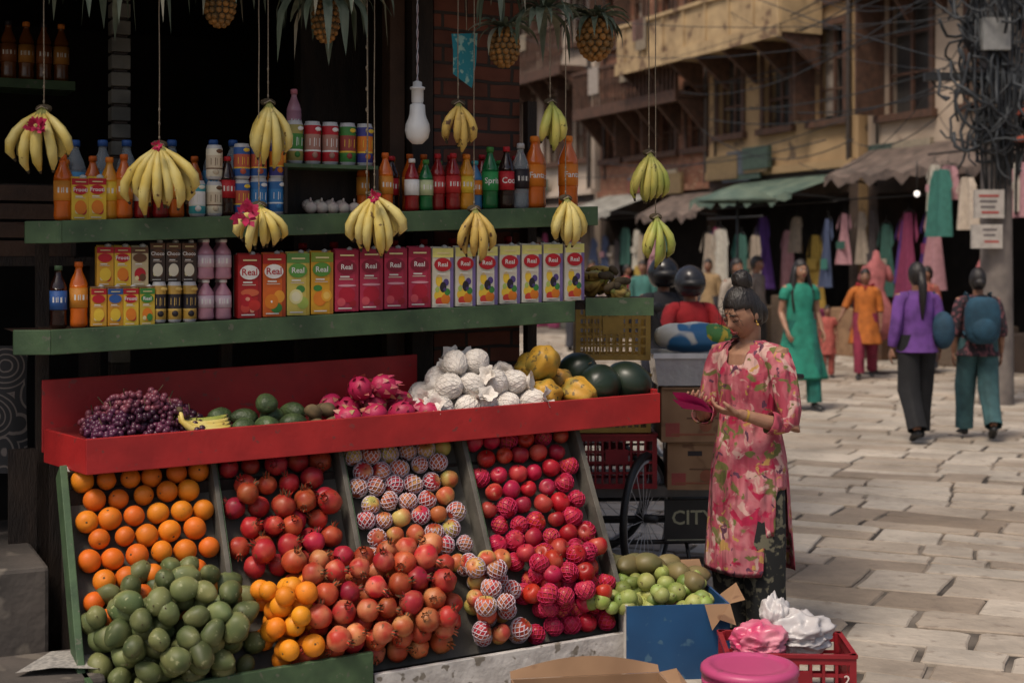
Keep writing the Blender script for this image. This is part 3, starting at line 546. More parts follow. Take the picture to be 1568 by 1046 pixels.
hang(1.175,-.09,1.85,.28,.22,6,M_BAN,(0,-.01,.024)); hang(1.53,-.08,2.215,.18,.18,4,M_BANB,rs=.9); hang(1.59,-.1,1.80,.19,.20,4,M_BANB,rs=.95); hang(1.94,-.08,2.24,.14,.18,3,M_BANG); hang(2.0,-.1,1.85,.20,.19,4,M_BAN); hang(2.41,-.08,2.05,.20,.23,5,M_BANG,rs=.9); hang(2.43,-.1,1.78,.20,.20,3,M_BANG)
k=MB()
for i in range(4):
    o_=i*.018; k.tube([(-.10,.0+o_,.075-o_*.5),(-.098,-.01+o_,.045),(-.07,-.02+o_,.018+o_*.3),(-.02,-.025+o_,.004+o_*.5),(.035,-.02+o_,.004+o_*.6),(.075,-.015+o_,.018+o_*.6)],[.007,.010,.0165,.018,.0155,.006],M_BAN if i<3 else M_BANG,7); k.ell((.078,-.015+o_,.02+o_*.6),.006,M_BT,6,4)
k.ell((-.10,.02,.082),(.012,.03,.012),M_BT,8,6); k.obj('banana_hand',S(.53,-.11,tz(.5,-.1)+.045),A)
M_PIN=mat('pineapple_skin',(.34,.15,.03),(.14,.08,.025),rough=.6,scale=20); M_PL=mat('pineapple_leaf',(.065,.09,.055),(.14,.165,.115),rough=.5,scale=6,stretch=(8,8,1)); M_PLD=mat('pineapple_leaf_dry',(.36,.34,.25),(.18,.18,.12),rough=.55,scale=8)
def pineapple(s,b,z,r=.055,h=.15,leaf=.2,n=30,droop=1.0,body=True,top=2.76,lw=.013):
    k=MB()
    if body:
        k.ell((0,0,-h/2),(r*.93,r*.93,h/2),M_STEM,14,10)
        rows=9
        for i in range(rows):
            th=-1.25+i*2.5/(rows-1); c=math.cos(th); cnt=max(5,int(13*c))
            for j in range(cnt):
                a=2*math.pi*(j+.5*(i%2))/cnt; p=V((r*.93*c*math.cos(a),r*.93*c*math.sin(a),-h/2+h/2*math.sin(th)))
                rr=r*.225
                k.ell(p,(rr,rr,rr*.95),M_PIN,6,4)
                k.tube([p*1.0,V((p.x*1.24,p.y*1.24,p.z+.006))],[.003,.0008],M_PLD,4,cap=False)
    for i in range(n):
        a=i*2.4; f=i/n; L=leaf*(1-.45*f)*R.uniform(.7,1.2); el=R.uniform(-.3,.4)+1.0*f; w=lw*R.uniform(.8,1.25)
        d=V((math.cos(a),math.sin(a),0)); sd=V((-math.sin(a),math.cos(a),0)); p=V((0,0,.0))+d*.012; e_=el; vs=[]; tw=R.uniform(-1.1,1.1); dr=droop*R.uniform(.6,1.1)
        for j in range(8):
            t=j/7; ww=w*(1-t**2.2)*(.7+.6*t if t<.4 else .94)+.0006; sdd=(sd*math.cos(tw*t)+V((0,0,1))*math.sin(tw*t))
            vs+= [p-sdd*ww+V((0,0,.005)),p.copy(),p+sdd*ww+V((0,0,.005))]
            p=p+(d*math.cos(e_)+V((0,0,math.sin(e_))))*L/7; e_=max(-1.5,e_-dr*.36*(1-.5*f))
        fs=[]
        for j in range(7): fs+=[(3*j,3*j+1,3*j+4,3*j+3),(3*j+1,3*j+2,3*j+5,3*j+4)]
        k.add(vs,fs,M_PLD if R.random()<.15 else M_PL)
    if top-z>.1: k.tube([(0,0,0),(0,0,top-z)],.0025,STRING,5)
    k.obj('hanging_pineapple',S(s,b,z),R.uniform(0,6))
pineapple(.08,-.09,2.66,leaf=.36,droop=1.5,body=False,n=20,lw=.025); pineapple(.27,-.11,2.65,leaf=.36,droop=1.4,body=False,n=18,lw=.026); pineapple(.60,-.09,2.68,leaf=.32,droop=1.4,body=False,n=18,lw=.024)
pineapple(.60,-.0,2.62,leaf=.18,droop=1.2,n=20); pineapple(.99,-.06,2.59,leaf=.38,droop=1.6,n=22,r=.05,h=.16,lw=.025); pineapple(1.03,-.12,2.66,leaf=.34,droop=1.5,n=14,body=False,lw=.024)
pineapple(1.76,-.02,2.54,leaf=.17,droop=.9,n=26,r=.06,h=.15,lw=.015); pineapple(1.9,-.1,2.60,leaf=.26,droop=1.5,n=24,body=False,lw=.019); pineapple(1.7,-.1,2.68,leaf=.22,droop=1.4,n=18,body=False,lw=.018); pineapple(2.15,-.08,2.60,r=.073,h=.165,leaf=.20,droop=1.0,n=34,lw=.016)
FLAG=mat('turquoise_print',(.02,.20,.24),(.25,.42,.36),rough=.8,scale=28,lo=.52,hi=.6)
k=MB(); k.tube([(0,0,.55),(.012,0,.02)],.002,STRING,5); k.add([(-.055,0,0),(.065,0.01,.012),(.062,.015,-.10),(.045,.02,-.21),(-.048,.0,-.16),(-.052,-.01,-.07)],[(0,1,2,3,4,5)],FLAG,False); k.obj('paper_flag',S(1.60,.02,2.51),A)
BULB=mat('bulb_glass',(.75,.75,.72),(.7,.7,.68),rough=.3,scale=3)
k=MB(); k.lathe([(0,-.245),(.02,-.243),(.043,-.22),(.050,-.19),(.047,-.165),(.036,-.14),(.032,-.125),(.030,-.09),(.022,-.085)],BULB,20); k.lathe([(.020,-.085),(.024,-.075),(.024,-.03),(.03,-.028),(.03,-.02),(.018,-.015),(.018,.0),(.006,.006),(0,.006)],P(.7,.7,.68),16)
pts=[(.003*math.cos(i*1.3),.003*math.sin(i*1.3),i*.02) for i in range(27)]; k.tube(pts,.002,P(.6,.45,.45),5); pts=[(-.003*math.cos(i*1.3),-.003*math.sin(i*1.3),i*.02) for i in range(27)]; k.tube(pts,.002,P(.5,.5,.55),5); k.obj('light_bulb',S(1.39,.0,2.305))
k=MB(); k.tube([(0,0,0),(0.004,0,.3),(0,0,.95)],.003,STRING,6)
for i in range(12): k.ell((0,0,.08*i+.03),(.005,.005,.009),STRING,6,5)
k.obj('hanging_twine',S(1.155,-.06,1.83))
# ------------------------------------------------------------------ plastic crates, boxes
def crate(w,d,h,m,nv=7,nh=3):
    k=MB(); t=.012
    for sx in (-1,1):
        for sy in (-1,1): x,y=sx*(w/2-t),sy*(d/2-t); k.box(x-t,x+t,y-t,y+t,0,h,m)
    def side(L,M_):
        k.box(-L/2+2*t,L/2-2*t,-.006,.006,h-.035,h-.002,m,M=M_); k.box(-L/2+2*t,L/2-2*t,-.006,.006,0,.025,m,M=M_); k.box(-L/2,L/2,-.012,.006,h-.012,h-.0,m,M=M_)
        for i in range(nh): z=.025+(h-.06)*(i+1)/(nh+1); k.box(-L/2+2*t,L/2-2*t,-.004,.004,z-.006,z+.006,m,M=M_)
        for i in range(nv): x=-L/2+2*t+(L-4*t)*(i+1)/(nv+1); k.box(x-.005,x+.005,-.008,.005,.026,h-.036,m,M=M_)
        k.box(-L*.14,L*.14,-.009,.005,h*.45,h*.72,m,M=M_)
    side(w,T(0,-d/2+.007,0)); side(w,T(0,d/2-.007,0)@Matrix.Rotation(math.pi,4,'Z')); side(d,T(w/2-.007,0,0)@Matrix.Rotation(math.pi/2,4,'Z')); side(d,T(-w/2+.007,0,0)@Matrix.Rotation(-math.pi/2,4,'Z'))
    k.box(-w/2+.01,w/2-.01,-d/2+.01,d/2-.01,0.003,.012,m)
    return k
RC=P(.26,.012,.02,.45); YC=P(.40,.25,.05,.5)
k=crate(.45,.32,.215,RC,8,3); text(k,'2',.045,P(.7,.6,.55),T(.19,-.172,.13)@FRONT); text(k,'0',.045,P(.7,.6,.55),T(.19,-.172,.075)@FRONT); k.obj('red_plastic_crate',(.985,5.13,0.012),-.05)
def bag(name,loc,r,m,seed):
    k=MB()
    def fn(u,q):
        n_=(1-abs(noise.noise(u*1.9+V((seed,0,0))))*2)*.30+(1-abs(noise.noise(u*4.3+V((0,seed,0))))*2)*.13+(1-abs(noise.noise(u*9+V((0,seed,2))))*2)*.03
        return q*(.8+n_)*(1.0 if u.z<.3 else 1+1.1*(u.z-.3))
    k.ell((0,0,0),r,m,72,48,fn=fn); return k.obj(name,loc)
BW=mat('white_plastic_bag',(.70,.67,.66),(.56,.53,.53),rough=.3,scale=6,trans=.25); BP=mat('pink_plastic_bag',(.58,.05,.15),(.68,.26,.33),rough=.3,scale=9,trans=.1)
bag('white_plastic_bag',(1.03,5.15,.235),(.11,.09,.05),BW,3); bag('white_plastic_bag',(.96,5.2,.265),(.045,.055,.06),BW,9); bag('pink_plastic_bag',(.88,5.08,.225),(.085,.08,.045),BP,5)
SP=mat('pink_stool_plastic',(.45,.065,.17),(.40,.05,.15),rough=.4,scale=4,spots=((.32,.06,.13),14,.66))
k=MB(); k.lathe([(0,.268),(.10,.270),(.125,.270),(.128,.276),(.150,.274),(.160,.266),(.163,.25),(.158,.248),(.157,.22)],SP,36)
for i in range(8):
    a=2*math.pi*i/8; w=.26
    def rp(aa,r,z): return (r*math.cos(aa),r*math.sin(aa),z)
    k.add([rp(a-w,.155,.22),rp(a+w,.155,.22),rp(a+w,.175,.02),rp(a-w,.175,.02),rp(a-w,.15,.22),rp(a+w,.15,.22),rp(a+w,.17,.02),rp(a-w,.17,.02)],[(0,1,2,3),(7,6,5,4),(0,3,7,4),(1,5,6,2)],SP,False)
k.lathe([(.172,.045),(.179,.045),(.182,.012),(.175,.012)],SP,36); k.lathe([(.150,.23),(.158,.23),(.158,.205),(.150,.205)],SP,36)
k.obj('pink_plastic_stool',(.785,4.70,-.004))
k=MB(); w,d,h=.50,.34,.235
for x0,x1,y0,y1 in ((-w/2,w/2,-d/2,-d/2+.005),(-w/2,w/2,d/2-.005,d/2),(-w/2,-w/2+.005,-d/2+.005,d/2-.005),(w/2-.005,w/2,-d/2+.005,d/2-.005)): k.box(x0,x1,y0,y1,0,h,CARD)
vs=[];fs=[]
for i in range(13):
    t=i/12; x=-w/2+w*t; bow=.04*math.sin(math.pi*t); vs+=[(x,d/2,h+.001),(x,d/2+.02,h+.02+bow)]
for i in range(12): fs.append((2*i,2*i+2,2*i+3,2*i+1))
k.add(vs,fs,CARD)
k.add([(w/2,-d/2,h+.001),(w/2,d/2,h+.001),(w/2+.05,d/2-.03,h+.02),(w/2+.06,-d/2+.03,h-.02)],[(0,1,2,3)],CARD,False)
k.box(-w/2+.006,w/2-.006,-d/2+.006,d/2-.006,0,.01,CARD); k.obj('cardboard_box',(.27,4.52,.0),A*.35)
BLUE=mat('blue_carton',(.015,.075,.185),(.012,.055,.14),rough=.5,scale=5,spots=((.05,.12,.20),20,.64))
k=MB(); w,d,h=.40,.34,.30
k.box(-w/2,w/2,-d/2,-d/2+.008,0,h,BLUE); k.box(w/2-.008,w/2,-d/2+.009,d/2,0,h,BLUE); k.box(-w/2,-w/2+.008,-d/2+.009,d/2,0,h,WHITEP); k.box(-w/2+.009,w/2-.009,d/2-.008,d/2,0,h,CARD); k.box(-w/2+.01,w/2-.01,-d/2+.01,d/2-.01,.18,.19,CARD)
k.add([(w/2,-d/2,h),(w/2,-.02,h),(w/2+.06,-.04,h+.05),(w/2+.05,-d/2-.03,h+.02)],[(0,1,2,3)],CARD,False); k.add([(w/2-.1,-d/2-.001,h),(w/2,-d/2-.001,h),(w/2+.01,-d/2-.05,h-.07),(w/2-.05,-d/2-.04,h-.05),(w/2-.08,-d/2-.04,h-.09)],[(0,4,3,2,1)],CARD,False)
k.add([(-w/2,d/2,h),(w/2,d/2,h),(w/2-.02,d/2+.05,h+.09),(-w/2+.03,d/2+.06,h+.08)],[(0,1,2,3)],CARD,False)
k.obj('blue_fruit_box',(.61,5.55,.0),.12)
e=empty('guava_pile')
for i in range(60):
    f=R.random(); x=.36+f*.40; y=5.40+R.uniform(0,.28); z=.26+R.uniform(.0,.10)*(1-abs(f-.5))
    inst(R.choice(GV),'guava',(x,y,z+.03*(y-5.4)/.3),randrot(),e,R.uniform(.85,1.15))
for i in range(12): inst(R.choice(GV),'guava',(.29+R.uniform(-.03,.1),5.45+R.uniform(-.06,.2),.28+R.uniform(0,.06)),randrot(),e)
OM=f_mango(mat('olive_mango_skin',(.13,.12,.045),(.22,.17,.07),rough=.5,scale=9,rnd=.2),.045); e=empty('olive_mango_pile')
for i,(x,y,z) in enumerate([(.42,5.72,.38),(.50,5.75,.38),(.58,5.72,.37),(.54,5.66,.40),(.46,5.66,.39),(.66,5.68,.36),(.71,5.60,.34),(.74,5.70,.34),(.40,5.8,.37),(.63,5.78,.37)]): inst(OM,'mango',(x,y,z),(1.5,R.uniform(-.4,.4),R.uniform(0,6)),e)
# ------------------------------------------------------------------ cart
c=empty('cargo_tricycle',(.66,7.45,0),.06)
STEEL=P(.14,.14,.145,.4)
k=MB(); k.box(-.42,.42,-.32,.3,.44,.47,GREYW); k.box(-.42,.42,-.335,-.32,.42,.475,STEEL)
for y_ in (-.30,.28): k.tube([(-.42,y_,.31),(.5,y_,.31)],.014,BLACK,8); k.tube([(-.42,y_,.19),(.5,y_,.19)],.012,BLACK,8)
for x_ in (-.4,.4):
    for y_ in (-.30,.28): k.tube([(x_,y_,.44),(x_,y_,.19)],.012,BLACK,8)
k.tube([(-.4,-.3,.44),(-.4,-.3,.0)],.014,BLACK,8)
k.obj('deck_and_frame',parent=c)
def wheel(k,c_,r,axis):
    M_=T(*c_)@(Matrix.Rotation(axis,4,'Z'))
    for rr,w_,m in ((r,.02,BLACK),(r-.03,.009,P(.45,.45,.47,.3))):
        n=32; vs=[];fs=[]
        for i in range(n):
            a=2*math.pi*i/n
            for j in range(8): q=2*math.pi*j/8; vs.append(((rr+w_*math.cos(q))*math.cos(a),w_*math.sin(q),(rr+w_*math.cos(q))*math.sin(a)))
        for i in range(n):
            for j in range(8): fs.append((i*8+j,((i+1)%n)*8+j,((i+1)%n)*8+(j+1)%8,i*8+(j+1)%8))
        k.add(vs,fs,m,True,M_)
    for i in range(18): a=2*math.pi*i/18; k.tube([(0.015*math.cos(a+.8),.01,.015*math.sin(a+.8)),((r-.03)*math.cos(a),0,(r-.03)*math.sin(a))],.002,P(.5,.5,.52,.3),4,M=M_)
    k.tube([(0,-.05,0),(0,.05,0)],.022,BLACK,10,M=M_,ref=(1,0,0))
k=MB(); wheel(k,(-.02,-.42,.33),.31,1.05); wheel(k,(.62,-.05,.33),.31,1.4); wheel(k,(-.2,.36,.33),.31,.1); k.obj('wheels',parent=c)
k=MB(); k.box(.08,.36,-.37,-.345,.20,.41,BLACK); k.box(.09,.35,-.3722,-.3702,.21,.215,P(.3,.3,.22)); text(k,'CITY',.10,P(.34,.33,.22),T(.22,-.373,.32)@FRONT); k.tube([(.2,-.3,.19),(.2,-.38,.12)],.01,BLACK,6); k.box(.13,.27,-.42,-.35,.10,.125,BLACK); k.tube([(.62,-.05,.33),(.6,-.1,.8),(.6,-.12,1.0)],.016,BLACK,8); k.tube([(.35,-.15,1.0),(.6,-.12,1.02),(.85,-.1,1.0)],.013,BLACK,8)
k.obj('name_plate_and_pedals',parent=c)
crate(.40,.30,.27,RC,9,3).obj('red_plastic_crate',(.515,7.18,.475),.02)
YM=crate(.37,.30,.29,YC,9,4).mesh('yellow_plastic_crate'); inst(YM,'yellow_plastic_crate',(.50,7.2,.75),(0,0,.03)); inst(YM,'yellow_plastic_crate',(.50,7.18,1.11),(0,0,.0))
def cardbox(name,loc,rz,w,d,h,txt=None):
    k=MB(); k.box(-w/2,w/2,-d/2,d/2,0,h,CARD); k.box(-w/2-.001,w/2+.001,-.025,.025,h-.05,h+.001,P(.4,.3,.18,.3)); k.box(-w/2+.02,-w/2+.09,-d/2-.001,-d/2,h*.1,h*.35,P(.3,.06,.05))
    if not txt: k.box(-.035,.035,-d/2-.001,-d/2,h*.55+.038,h*.55+.062,DK)
    k.box(-w*.35,w*.35,-d/2-.0015,-d/2,h*.12,h*.16,P(.25,.08,.04)); k.box(-w*.1,w*.4,-d/2-.0015,-d/2,h*.42,h*.45,P(.12,.06,.03)); k.box(-w/2+.002,w/2-.002,-d/2-.012,-d/2,h*.965,h*.995,CARD)
    k.disc(w*.2,h*.3,.03,.03,-d/2-.0025,P(.25,.08,.04))
    if txt: text(k,txt,.085,P(.06,.04,.03),T(0,-d/2-.002,h*.72)@FRONT)
    return k.obj(name,loc,rz,bevel=.004)
cardbox('cardboard_carton',(.905,7.15,.475),-.03,.27,.3,.235); cardbox('cardboard_carton',(.885,7.13,.712),.02,.31,.3,.27,'BFS')
k=MB(); CP=mat('clear_tray',(.6,.6,.6),(.48,.48,.5),rough=.15,trans=.3,scale=8,bump=.5,bscale=30)
k.add([(-.17,-.15,0),(.17,-.15,0),(.17,.15,0),(-.17,.15,0),(-.19,-.17,.15),(.19,-.17,.15),(.19,.17,.15),(-.19,.17,.15)],[(3,2,1,0),(0,1,5,4),(1,2,6,5),(2,3,7,6),(3,0,4,7)],CP,False); k.box(-.195,.195,-.18,-.168,.135,.16,P(.7,.7,.7)); k.box(-.195,.195,.168,.18,.135,.16,P(.7,.7,.7)); k.box(-.15,.15,-.13,.13,.01,.09,P(.45,.43,.42)); k.obj('clear_plastic_tray',(.885,7.12,.99))
SK=mat('printed_sack',(.6,.6,.55),(.03,.15,.32),rough=.5,scale=5,lo=.48,hi=.52)
k=MB(); k.ell((0,0,0),(.20,.15,.075),SK,30,18,fn=lambda u,q:V((math.copysign(abs(u.x)**.75,u.x)*.19,q.y,math.copysign(abs(u.z)**.7,u.z)*.07*(1+.2*noise.noise(u*3))))); k.ell((.09,-.06,.015),(.10,.1,.055),mat('printed_sack_yellow',(.6,.45,.05),(.08,.25,.06),scale=14,lo=.48,hi=.52),18,12); k.obj('printed_sack',(.90,7.12,1.22),.1)
k=MB(); k.box(.0,.29,-.01,.01,-.075,.0,GREENP); k.box(0,.29,.01,.3,-.02,-.001,WOOD); k.box(-.30,.28,.25,.28,-.05,-.021,DARKW); k.box(-.30,.28,.03,.06,-.05,-.021,DARKW)
k.obj('side_shelf',(.31,6.0,1.445),.1)
k=MB()
for i in range(7):
    M_=T(.10+.03*(i%4),.03+.02*i,.03+.023*(i//2))@Euler((1.45,.2*i-.6,-.5+.15*i)).to_matrix().to_4x4(); bananas(k,3,M_BANG if i%2 else M_BANB,.05,.17,M=M_)
k.obj('banana_pile',(.33,6.0,1.46),.3)
# ------------------------------------------------------------------ left odds
k=MB(); RNG=mat('ring_print_cloth',(.02,.02,.022),(.13,.11,.10),rough=.8,scale=7,tex='voronoi')
N=RNG.node_tree.nodes; L=RNG.node_tree.links; vo=[x for x in N if x.type=='TEX_VORONOI'][0]; cr=[x for x in N if x.type=='VALTORGB'][0]; mm=N.new('ShaderNodeMath'); mm.operation='MULTIPLY'; mm.inputs[1].default_value=45; ms_=N.new('ShaderNodeMath'); ms_.operation='SINE'; L.new(vo.outputs['Distance'],mm.inputs[0]); L.new(mm.outputs[0],ms_.inputs[0]); L.new(ms_.outputs[0],cr.inputs[0]); cr.color_ramp.elements[0].position=.5; cr.color_ramp.elements[1].position=.8
vs=[];fs=[]
for i in range(13):
    for j in range(9): vs.append((i*.035,.02*math.sin(i*1.1)+.01*math.sin(j),j*.06))
for i in range(12):
    for j in range(8): fs.append((i*9+j,(i+1)*9+j,(i+1)*9+j+1,i*9+j+1))
k.add(vs,fs,RNG); k.obj('ring_patterned_cloth',(-2.26,5.35,.8),.1)
k=MB()
for i in range(4): k.box(0,.34,0,.015,i*.075,i*.075+.062,WOOD); k.box(0,.015,.016,.3,i*.075,i*.075+.062,WOOD)
for x_ in (0,.32): k.box(x_,x_+.02,-.013,-.001,0,.29,DARKW)
k.box(-.4,.6,0,.3,-.04,-.003,DARKW); k.box(-.4,-.36,0,.3,-1.1,-.04,DARKW); k.box(.4,.44,0,.3,-1.1,-.04,DARKW); k.obj('wooden_crate',(-2.1,5.7,1.62),A)
NEWS=mat('newspaper',(.35,.33,.30),(.2,.19,.18),rough=.9,scale=60)
k=MB(); k.add([(0,0,0),(.12,.02,.012),(.25,.05,0),(.28,.2,.01),(.15,.2,.02),(.05,.2,.015)],[(0,1,4,5),(1,2,3,4)],NEWS,False); k.obj('newspaper_sheet',(-1.6,4.58,.275))
# ------------------------------------------------------------------ street buildings
FO=(7.2,22,0); FA=math.atan2(.912,-.41)
GLASS=mat('dark_window',(.03,.03,.032),(.06,.055,.05),rough=.2,scale=1)
def wall(k,x0,x1,z0,z1,y,ops,m,dep=.25,back=GLASS):
    xs=sorted({x0,x1}|{o[0] for o in ops}|{o[1] for o in ops}); zs=sorted({z0,z1}|{o[2] for o in ops}|{o[3] for o in ops})
    for i in range(len(xs)-1):
        for j in range(len(zs)-1):
            cx=(xs[i]+xs[i+1])/2; cz=(zs[j]+zs[j+1])/2
            if not any(o[0]<cx<o[1] and o[2]<cz<o[3] for o in ops):
                k.add([(xs[i],y,zs[j]),(xs[i+1],y,zs[j]),(xs[i+1],y,zs[j+1]),(xs[i],y,zs[j+1])],[(3,2,1,0)],m,False)
    for a,b_,c_,d_ in [o[:4] for o in ops]:
        yb=y-dep; k.add([(a,y,c_),(b_,y,c_),(b_,y,d_),(a,y,d_),(a,yb,c_),(b_,yb,c_),(b_,yb,d_),(a,yb,d_)],[(0,1,5,4),(1,2,6,5),(2,3,7,6),(3,0,4,7)],m,False)
        k.add([(a,yb,c_),(b_,yb,c_),(b_,yb,d_),(a,yb,d_)],[(3,2,1,0)],back,False)
CURT=mat('curtain',(.30,.26,.22),(.2,.16,.13),rough=.9,scale=6)
def window(k,a,b_,c_,d_,y,fm,n=2,rows=3):
    w=.10
    k.box(a-w,b_+w,y+.003,y+.06,d_,d_+w*1.3,fm); k.box(a-w*1.6,b_+w*1.6,y+.003,y+.12,c_-w*1.2,c_,fm)
    k.box(a-w,a,y+.003,y+.05,c_,d_,fm); k.box(b_,b_+w,y+.003,y+.05,c_,d_,fm)
    for i in range(n+1):
        x=a+(b_-a)*i/n; k.box(x-.03,x+.03,y-.14,y-.09,c_,d_,fm)
    for j in range(rows+1):
        z=c_+(d_-c_)*j/rows; k.box(a,b_,y-.15,y-.10,z-.02,z+.02,fm)
    if R.random()<.5:
        q=R.choice((0,1)); x0=a+.02 if q==0 else (a+b_)/2; k.add([(x0,y-.2,c_+.1),(x0+(b_-a)*.45,y-.2,c_+.1),(x0+(b_-a)*.45,y-.2,d_-.02),(x0,y-.2,d_-.02)],[(3,2,1,0)],CURT,False)
    if R.random()<.45: k.box(b_+.02,b_+.06,y+.06,y+.06+(b_-a)*.45,c_,d_,fm)
def building(name,x0,x1,zg,floors,wm,fm,gm_,nw,ww=.9,wh=1.5,fh=2.9,proud=0,depth=6):
    e=empty(name,FO,FA); k=MB(); ops=[]
    for f in range(floors):
        for i in range(nw):
            cx=x0+(x1-x0)*(i+.5)/nw; ops.append((cx-ww/2,cx+ww/2,zg+f*fh+.75,zg+f*fh+.75+wh))
    wall(k,x0,x1,zg,zg+floors*fh+.6,proud,ops,wm)
    g=(x0+.25,x1-.25,.0,zg-.55); wall(k,x0,x1,0,zg,proud,[g],gm_,dep=1.2,back=DARKWALL)
    for x,q in ((x0,1),(x1,-1)): k.add([(x,proud,0),(x,proud-depth,0),(x,proud-depth,zg+floors*fh+.6),(x,proud,zg+floors*fh+.6)],[(0,1,2,3)],wm,False)
    top=zg+floors*fh+.6; k.add([(x0,proud,top),(x1,proud,top),(x1,proud-depth,top),(x0,proud-depth,top)],[(0,1,2,3)],wm,False)
    k.box(x0,x1,proud+.002,proud+.35,top-.15,top,fm)
    for f in range(floors+1): k.box(x0+.01,x1-.01,proud+.002,proud+.10,zg+f*fh-.12,zg+f*fh+.02,fm if f else wm)
    k.tube([(x0+.18,proud+.07,zg),(x0+.18,proud+.07,top-.2)],.045,P(.12,.10,.09),8); k.tube([(x1-.3,proud+.05,zg+.3),(x1-.3,proud+.05,top-.2)],.02,BLACK,6)
    k.obj('walls',parent=e)
    k=MB()
    for o in ops: window(k,*o,proud,fm)
    k.obj('windows',parent=e)
    k=MB()
    for i in range(nw*2):
        x=R.uniform(x0+.5,x1-.8); z=zg+R.uniform(.1,.45); w_=R.uniform(.5,1.1); k.box(x,x+w_,proud+.13,proud+.17+.01*i,z-.35,z+R.uniform(-.1,.15),R.choice([P(.18,.06,.04),P(.08,.09,.11),P(.30,.25,.18),P(.06,.09,.07),P(.20,.14,.07)]))
    k.obj('shop_signboards',parent=e)
    return e
YW=mat('ochre_plaster',(.40,.27,.14),(.25,.165,.085),rough=.9,scale=1.3,bump=.2,lo=.3,hi=.7,spots=((.14,.095,.06),2.2,.62)); WW=mat('pale_plaster',(.48,.38,.29),(.32,.245,.18),rough=.9,scale=1.0,bump=.2,spots=((.18,.13,.10),2.0,.64)); BW2=mat('brown_brick_far',(.26,.115,.07),(.16,.075,.045),rough=.9,scale=3,spots=((.30,.19,.12),12,.58)); PWm=mat('cream_plaster',(.50,.41,.33),(.34,.275,.22),rough=.9,scale=1); FRW=mat('window_wood',(.10,.050,.032),(.06,.033,.022),rough=.7,scale=9); BALC=mat('balcony_paint',(.46,.33,.18),(.30,.21,.115),rough=.8,scale=3,spots=((.16,.10,.06),3,.62)); GRS=mat('shopfront_dark',(.06,.04,.03),(.03,.022,.018),rough=.85,scale=3)
building('pale_plaster_building',-5.5,2.65,3.3,3,WW,FRW,GRS,4,1.15,2.0,3.1)
building('ochre_balcony_building',2.72,7.5,3.35,3,YW,FRW,GRS,3,.85,1.65,2.9,proud=.15)
building('brown_brick_building',7.58,12.5,3.2,3,BW2,FRW,GRS,4,.75,1.3,2.6)
building('cream_townhouse',12.6,18.5,3.3,4,PWm,FRW,GRS,4,.8,1.7,2.8,proud=.1)
building('distant_townhouse',18.6,30,3.3,4,BW2,FRW,GRS,7,.9,1.4,2.8)
def balcony(x0,x1,z,out,h,m,y0,solid=True):
    k=MB(); k.box(x0,x1,y0+.11,y0+out,z-.14,z,m); k.box(x0,x1,y0+out-.03,y0+out+.03,z-.22,z+.02,m)
    if solid: k.box(x0,x1,y0+out-.05,y0+out-.02,z+.02,z+h,m); k.box(x0,x0+.03,y0+.11,y0+out-.05,z,z+h,m); k.box(x1-.03,x1,y0+.11,y0+out-.05,z,z+h,m)
    n=int((x1-x0)/.16)
    for i in range(n+1):
        x=x0+.04+(x1-x0-.08)*i/n
        if not solid or i%5==0: k.box(x-.025,x+.025,y0+out-.018,y0+out+.02,z+.02,z+h,m if solid else FRW)
    k.box(x0-.03,x1+.03,y0+out-.06,y0+out+.04,z+h,z+h+.07,m)
    for i in range(max(2,int((x1-x0)/.9))+1):
        x=x0+.08+(x1-x0-.16)*i/max(2,int((x1-x0)/.9)); k.add([(x-.04,y0+.12,z-.8),(x+.04,y0+.12,z-.8),(x+.04,y0+out-.05,z-.15),(x-.04,y0+out-.05,z-.15),(x+.04,y0+.12,z-.15),(x-.04,y0+.12,z-.15)],[(0,1,2,3),(0,3,5),(1,4,2)],FRW,False)
    for i in range(2):
        x=R.uniform(x0+.3,x1-.6); k.box(x,x+R.uniform(.3,.6),y0+out+.045,y0+out+.06,z+h-R.uniform(.3,.6),z+h+.08,R.choice([P(.35,.3,.26),P(.18,.10,.08),P(.25,.2,.14)]))
    return k.obj('balcony',FO,FA)
balcony(3.6,9.6,5.75,1.0,.75,BALC,.15); balcony(7.7,12.3,5.05,.8,.8,FRW,0,False); balcony(-3,2.4,6.3,.7,.8,WW,0); balcony(12.8,18,6.2,.8,.9,FRW,.1,False); balcony(12.8,18,8.9,.8,.9,BALC,.1)
balcony(19,29,6.2,.8,.9,FRW,0,False)
AWG=mat('green_awning',(.06,.095,.075),(.12,.16,.12),rough=.7,scale=3); AWB=mat('tin_awning',(.15,.11,.09),(.08,.06,.05),rough=.7,scale=5); AWW=mat('pale_awning',(.28,.27,.24),(.16,.15,.13),rough=.8,scale=4)
def awning(x0,x1,z,out,m,drop=.45,scal=.18):
    k=MB(); n=int((x1-x0)/.2)+1; vs=[];fs=[]
    for i in range(n+1):
        x=x0+(x1-x0)*i/n; sg=.05*math.sin(i*1.7)
        vs+=[(x,.12,z),(x,out*.5,z-drop*.45-sg*.3),(x,out,z-drop+sg),(x,out+.01,z-drop-scal*(1 if i%2 else .5)+sg)]
    for i in range(n):
        for j in range(3): a=i*4+j; fs.append((a,a+1,a+5,a+4))
    k.add(vs,fs,m,False)
    for x in (x0+.05,x1-.05): k.tube([(x,.05,z-drop-.1),(x,out,z-drop)],.02,BLACK,6)
    k.obj('shop_awning',FO,FA)
awning(2.9,6.2,3.15,1.4,AWG,.4); awning(-4.5,2.4,3.5,1.1,AWB,.5); awning(6.6,9,3.0,1.0,AWB); awning(9.4,12,3.1,1.4,AWW); awning(12.8,18,3.0,1.5,AWB); awning(19,29,3.1,1.6,AWG)
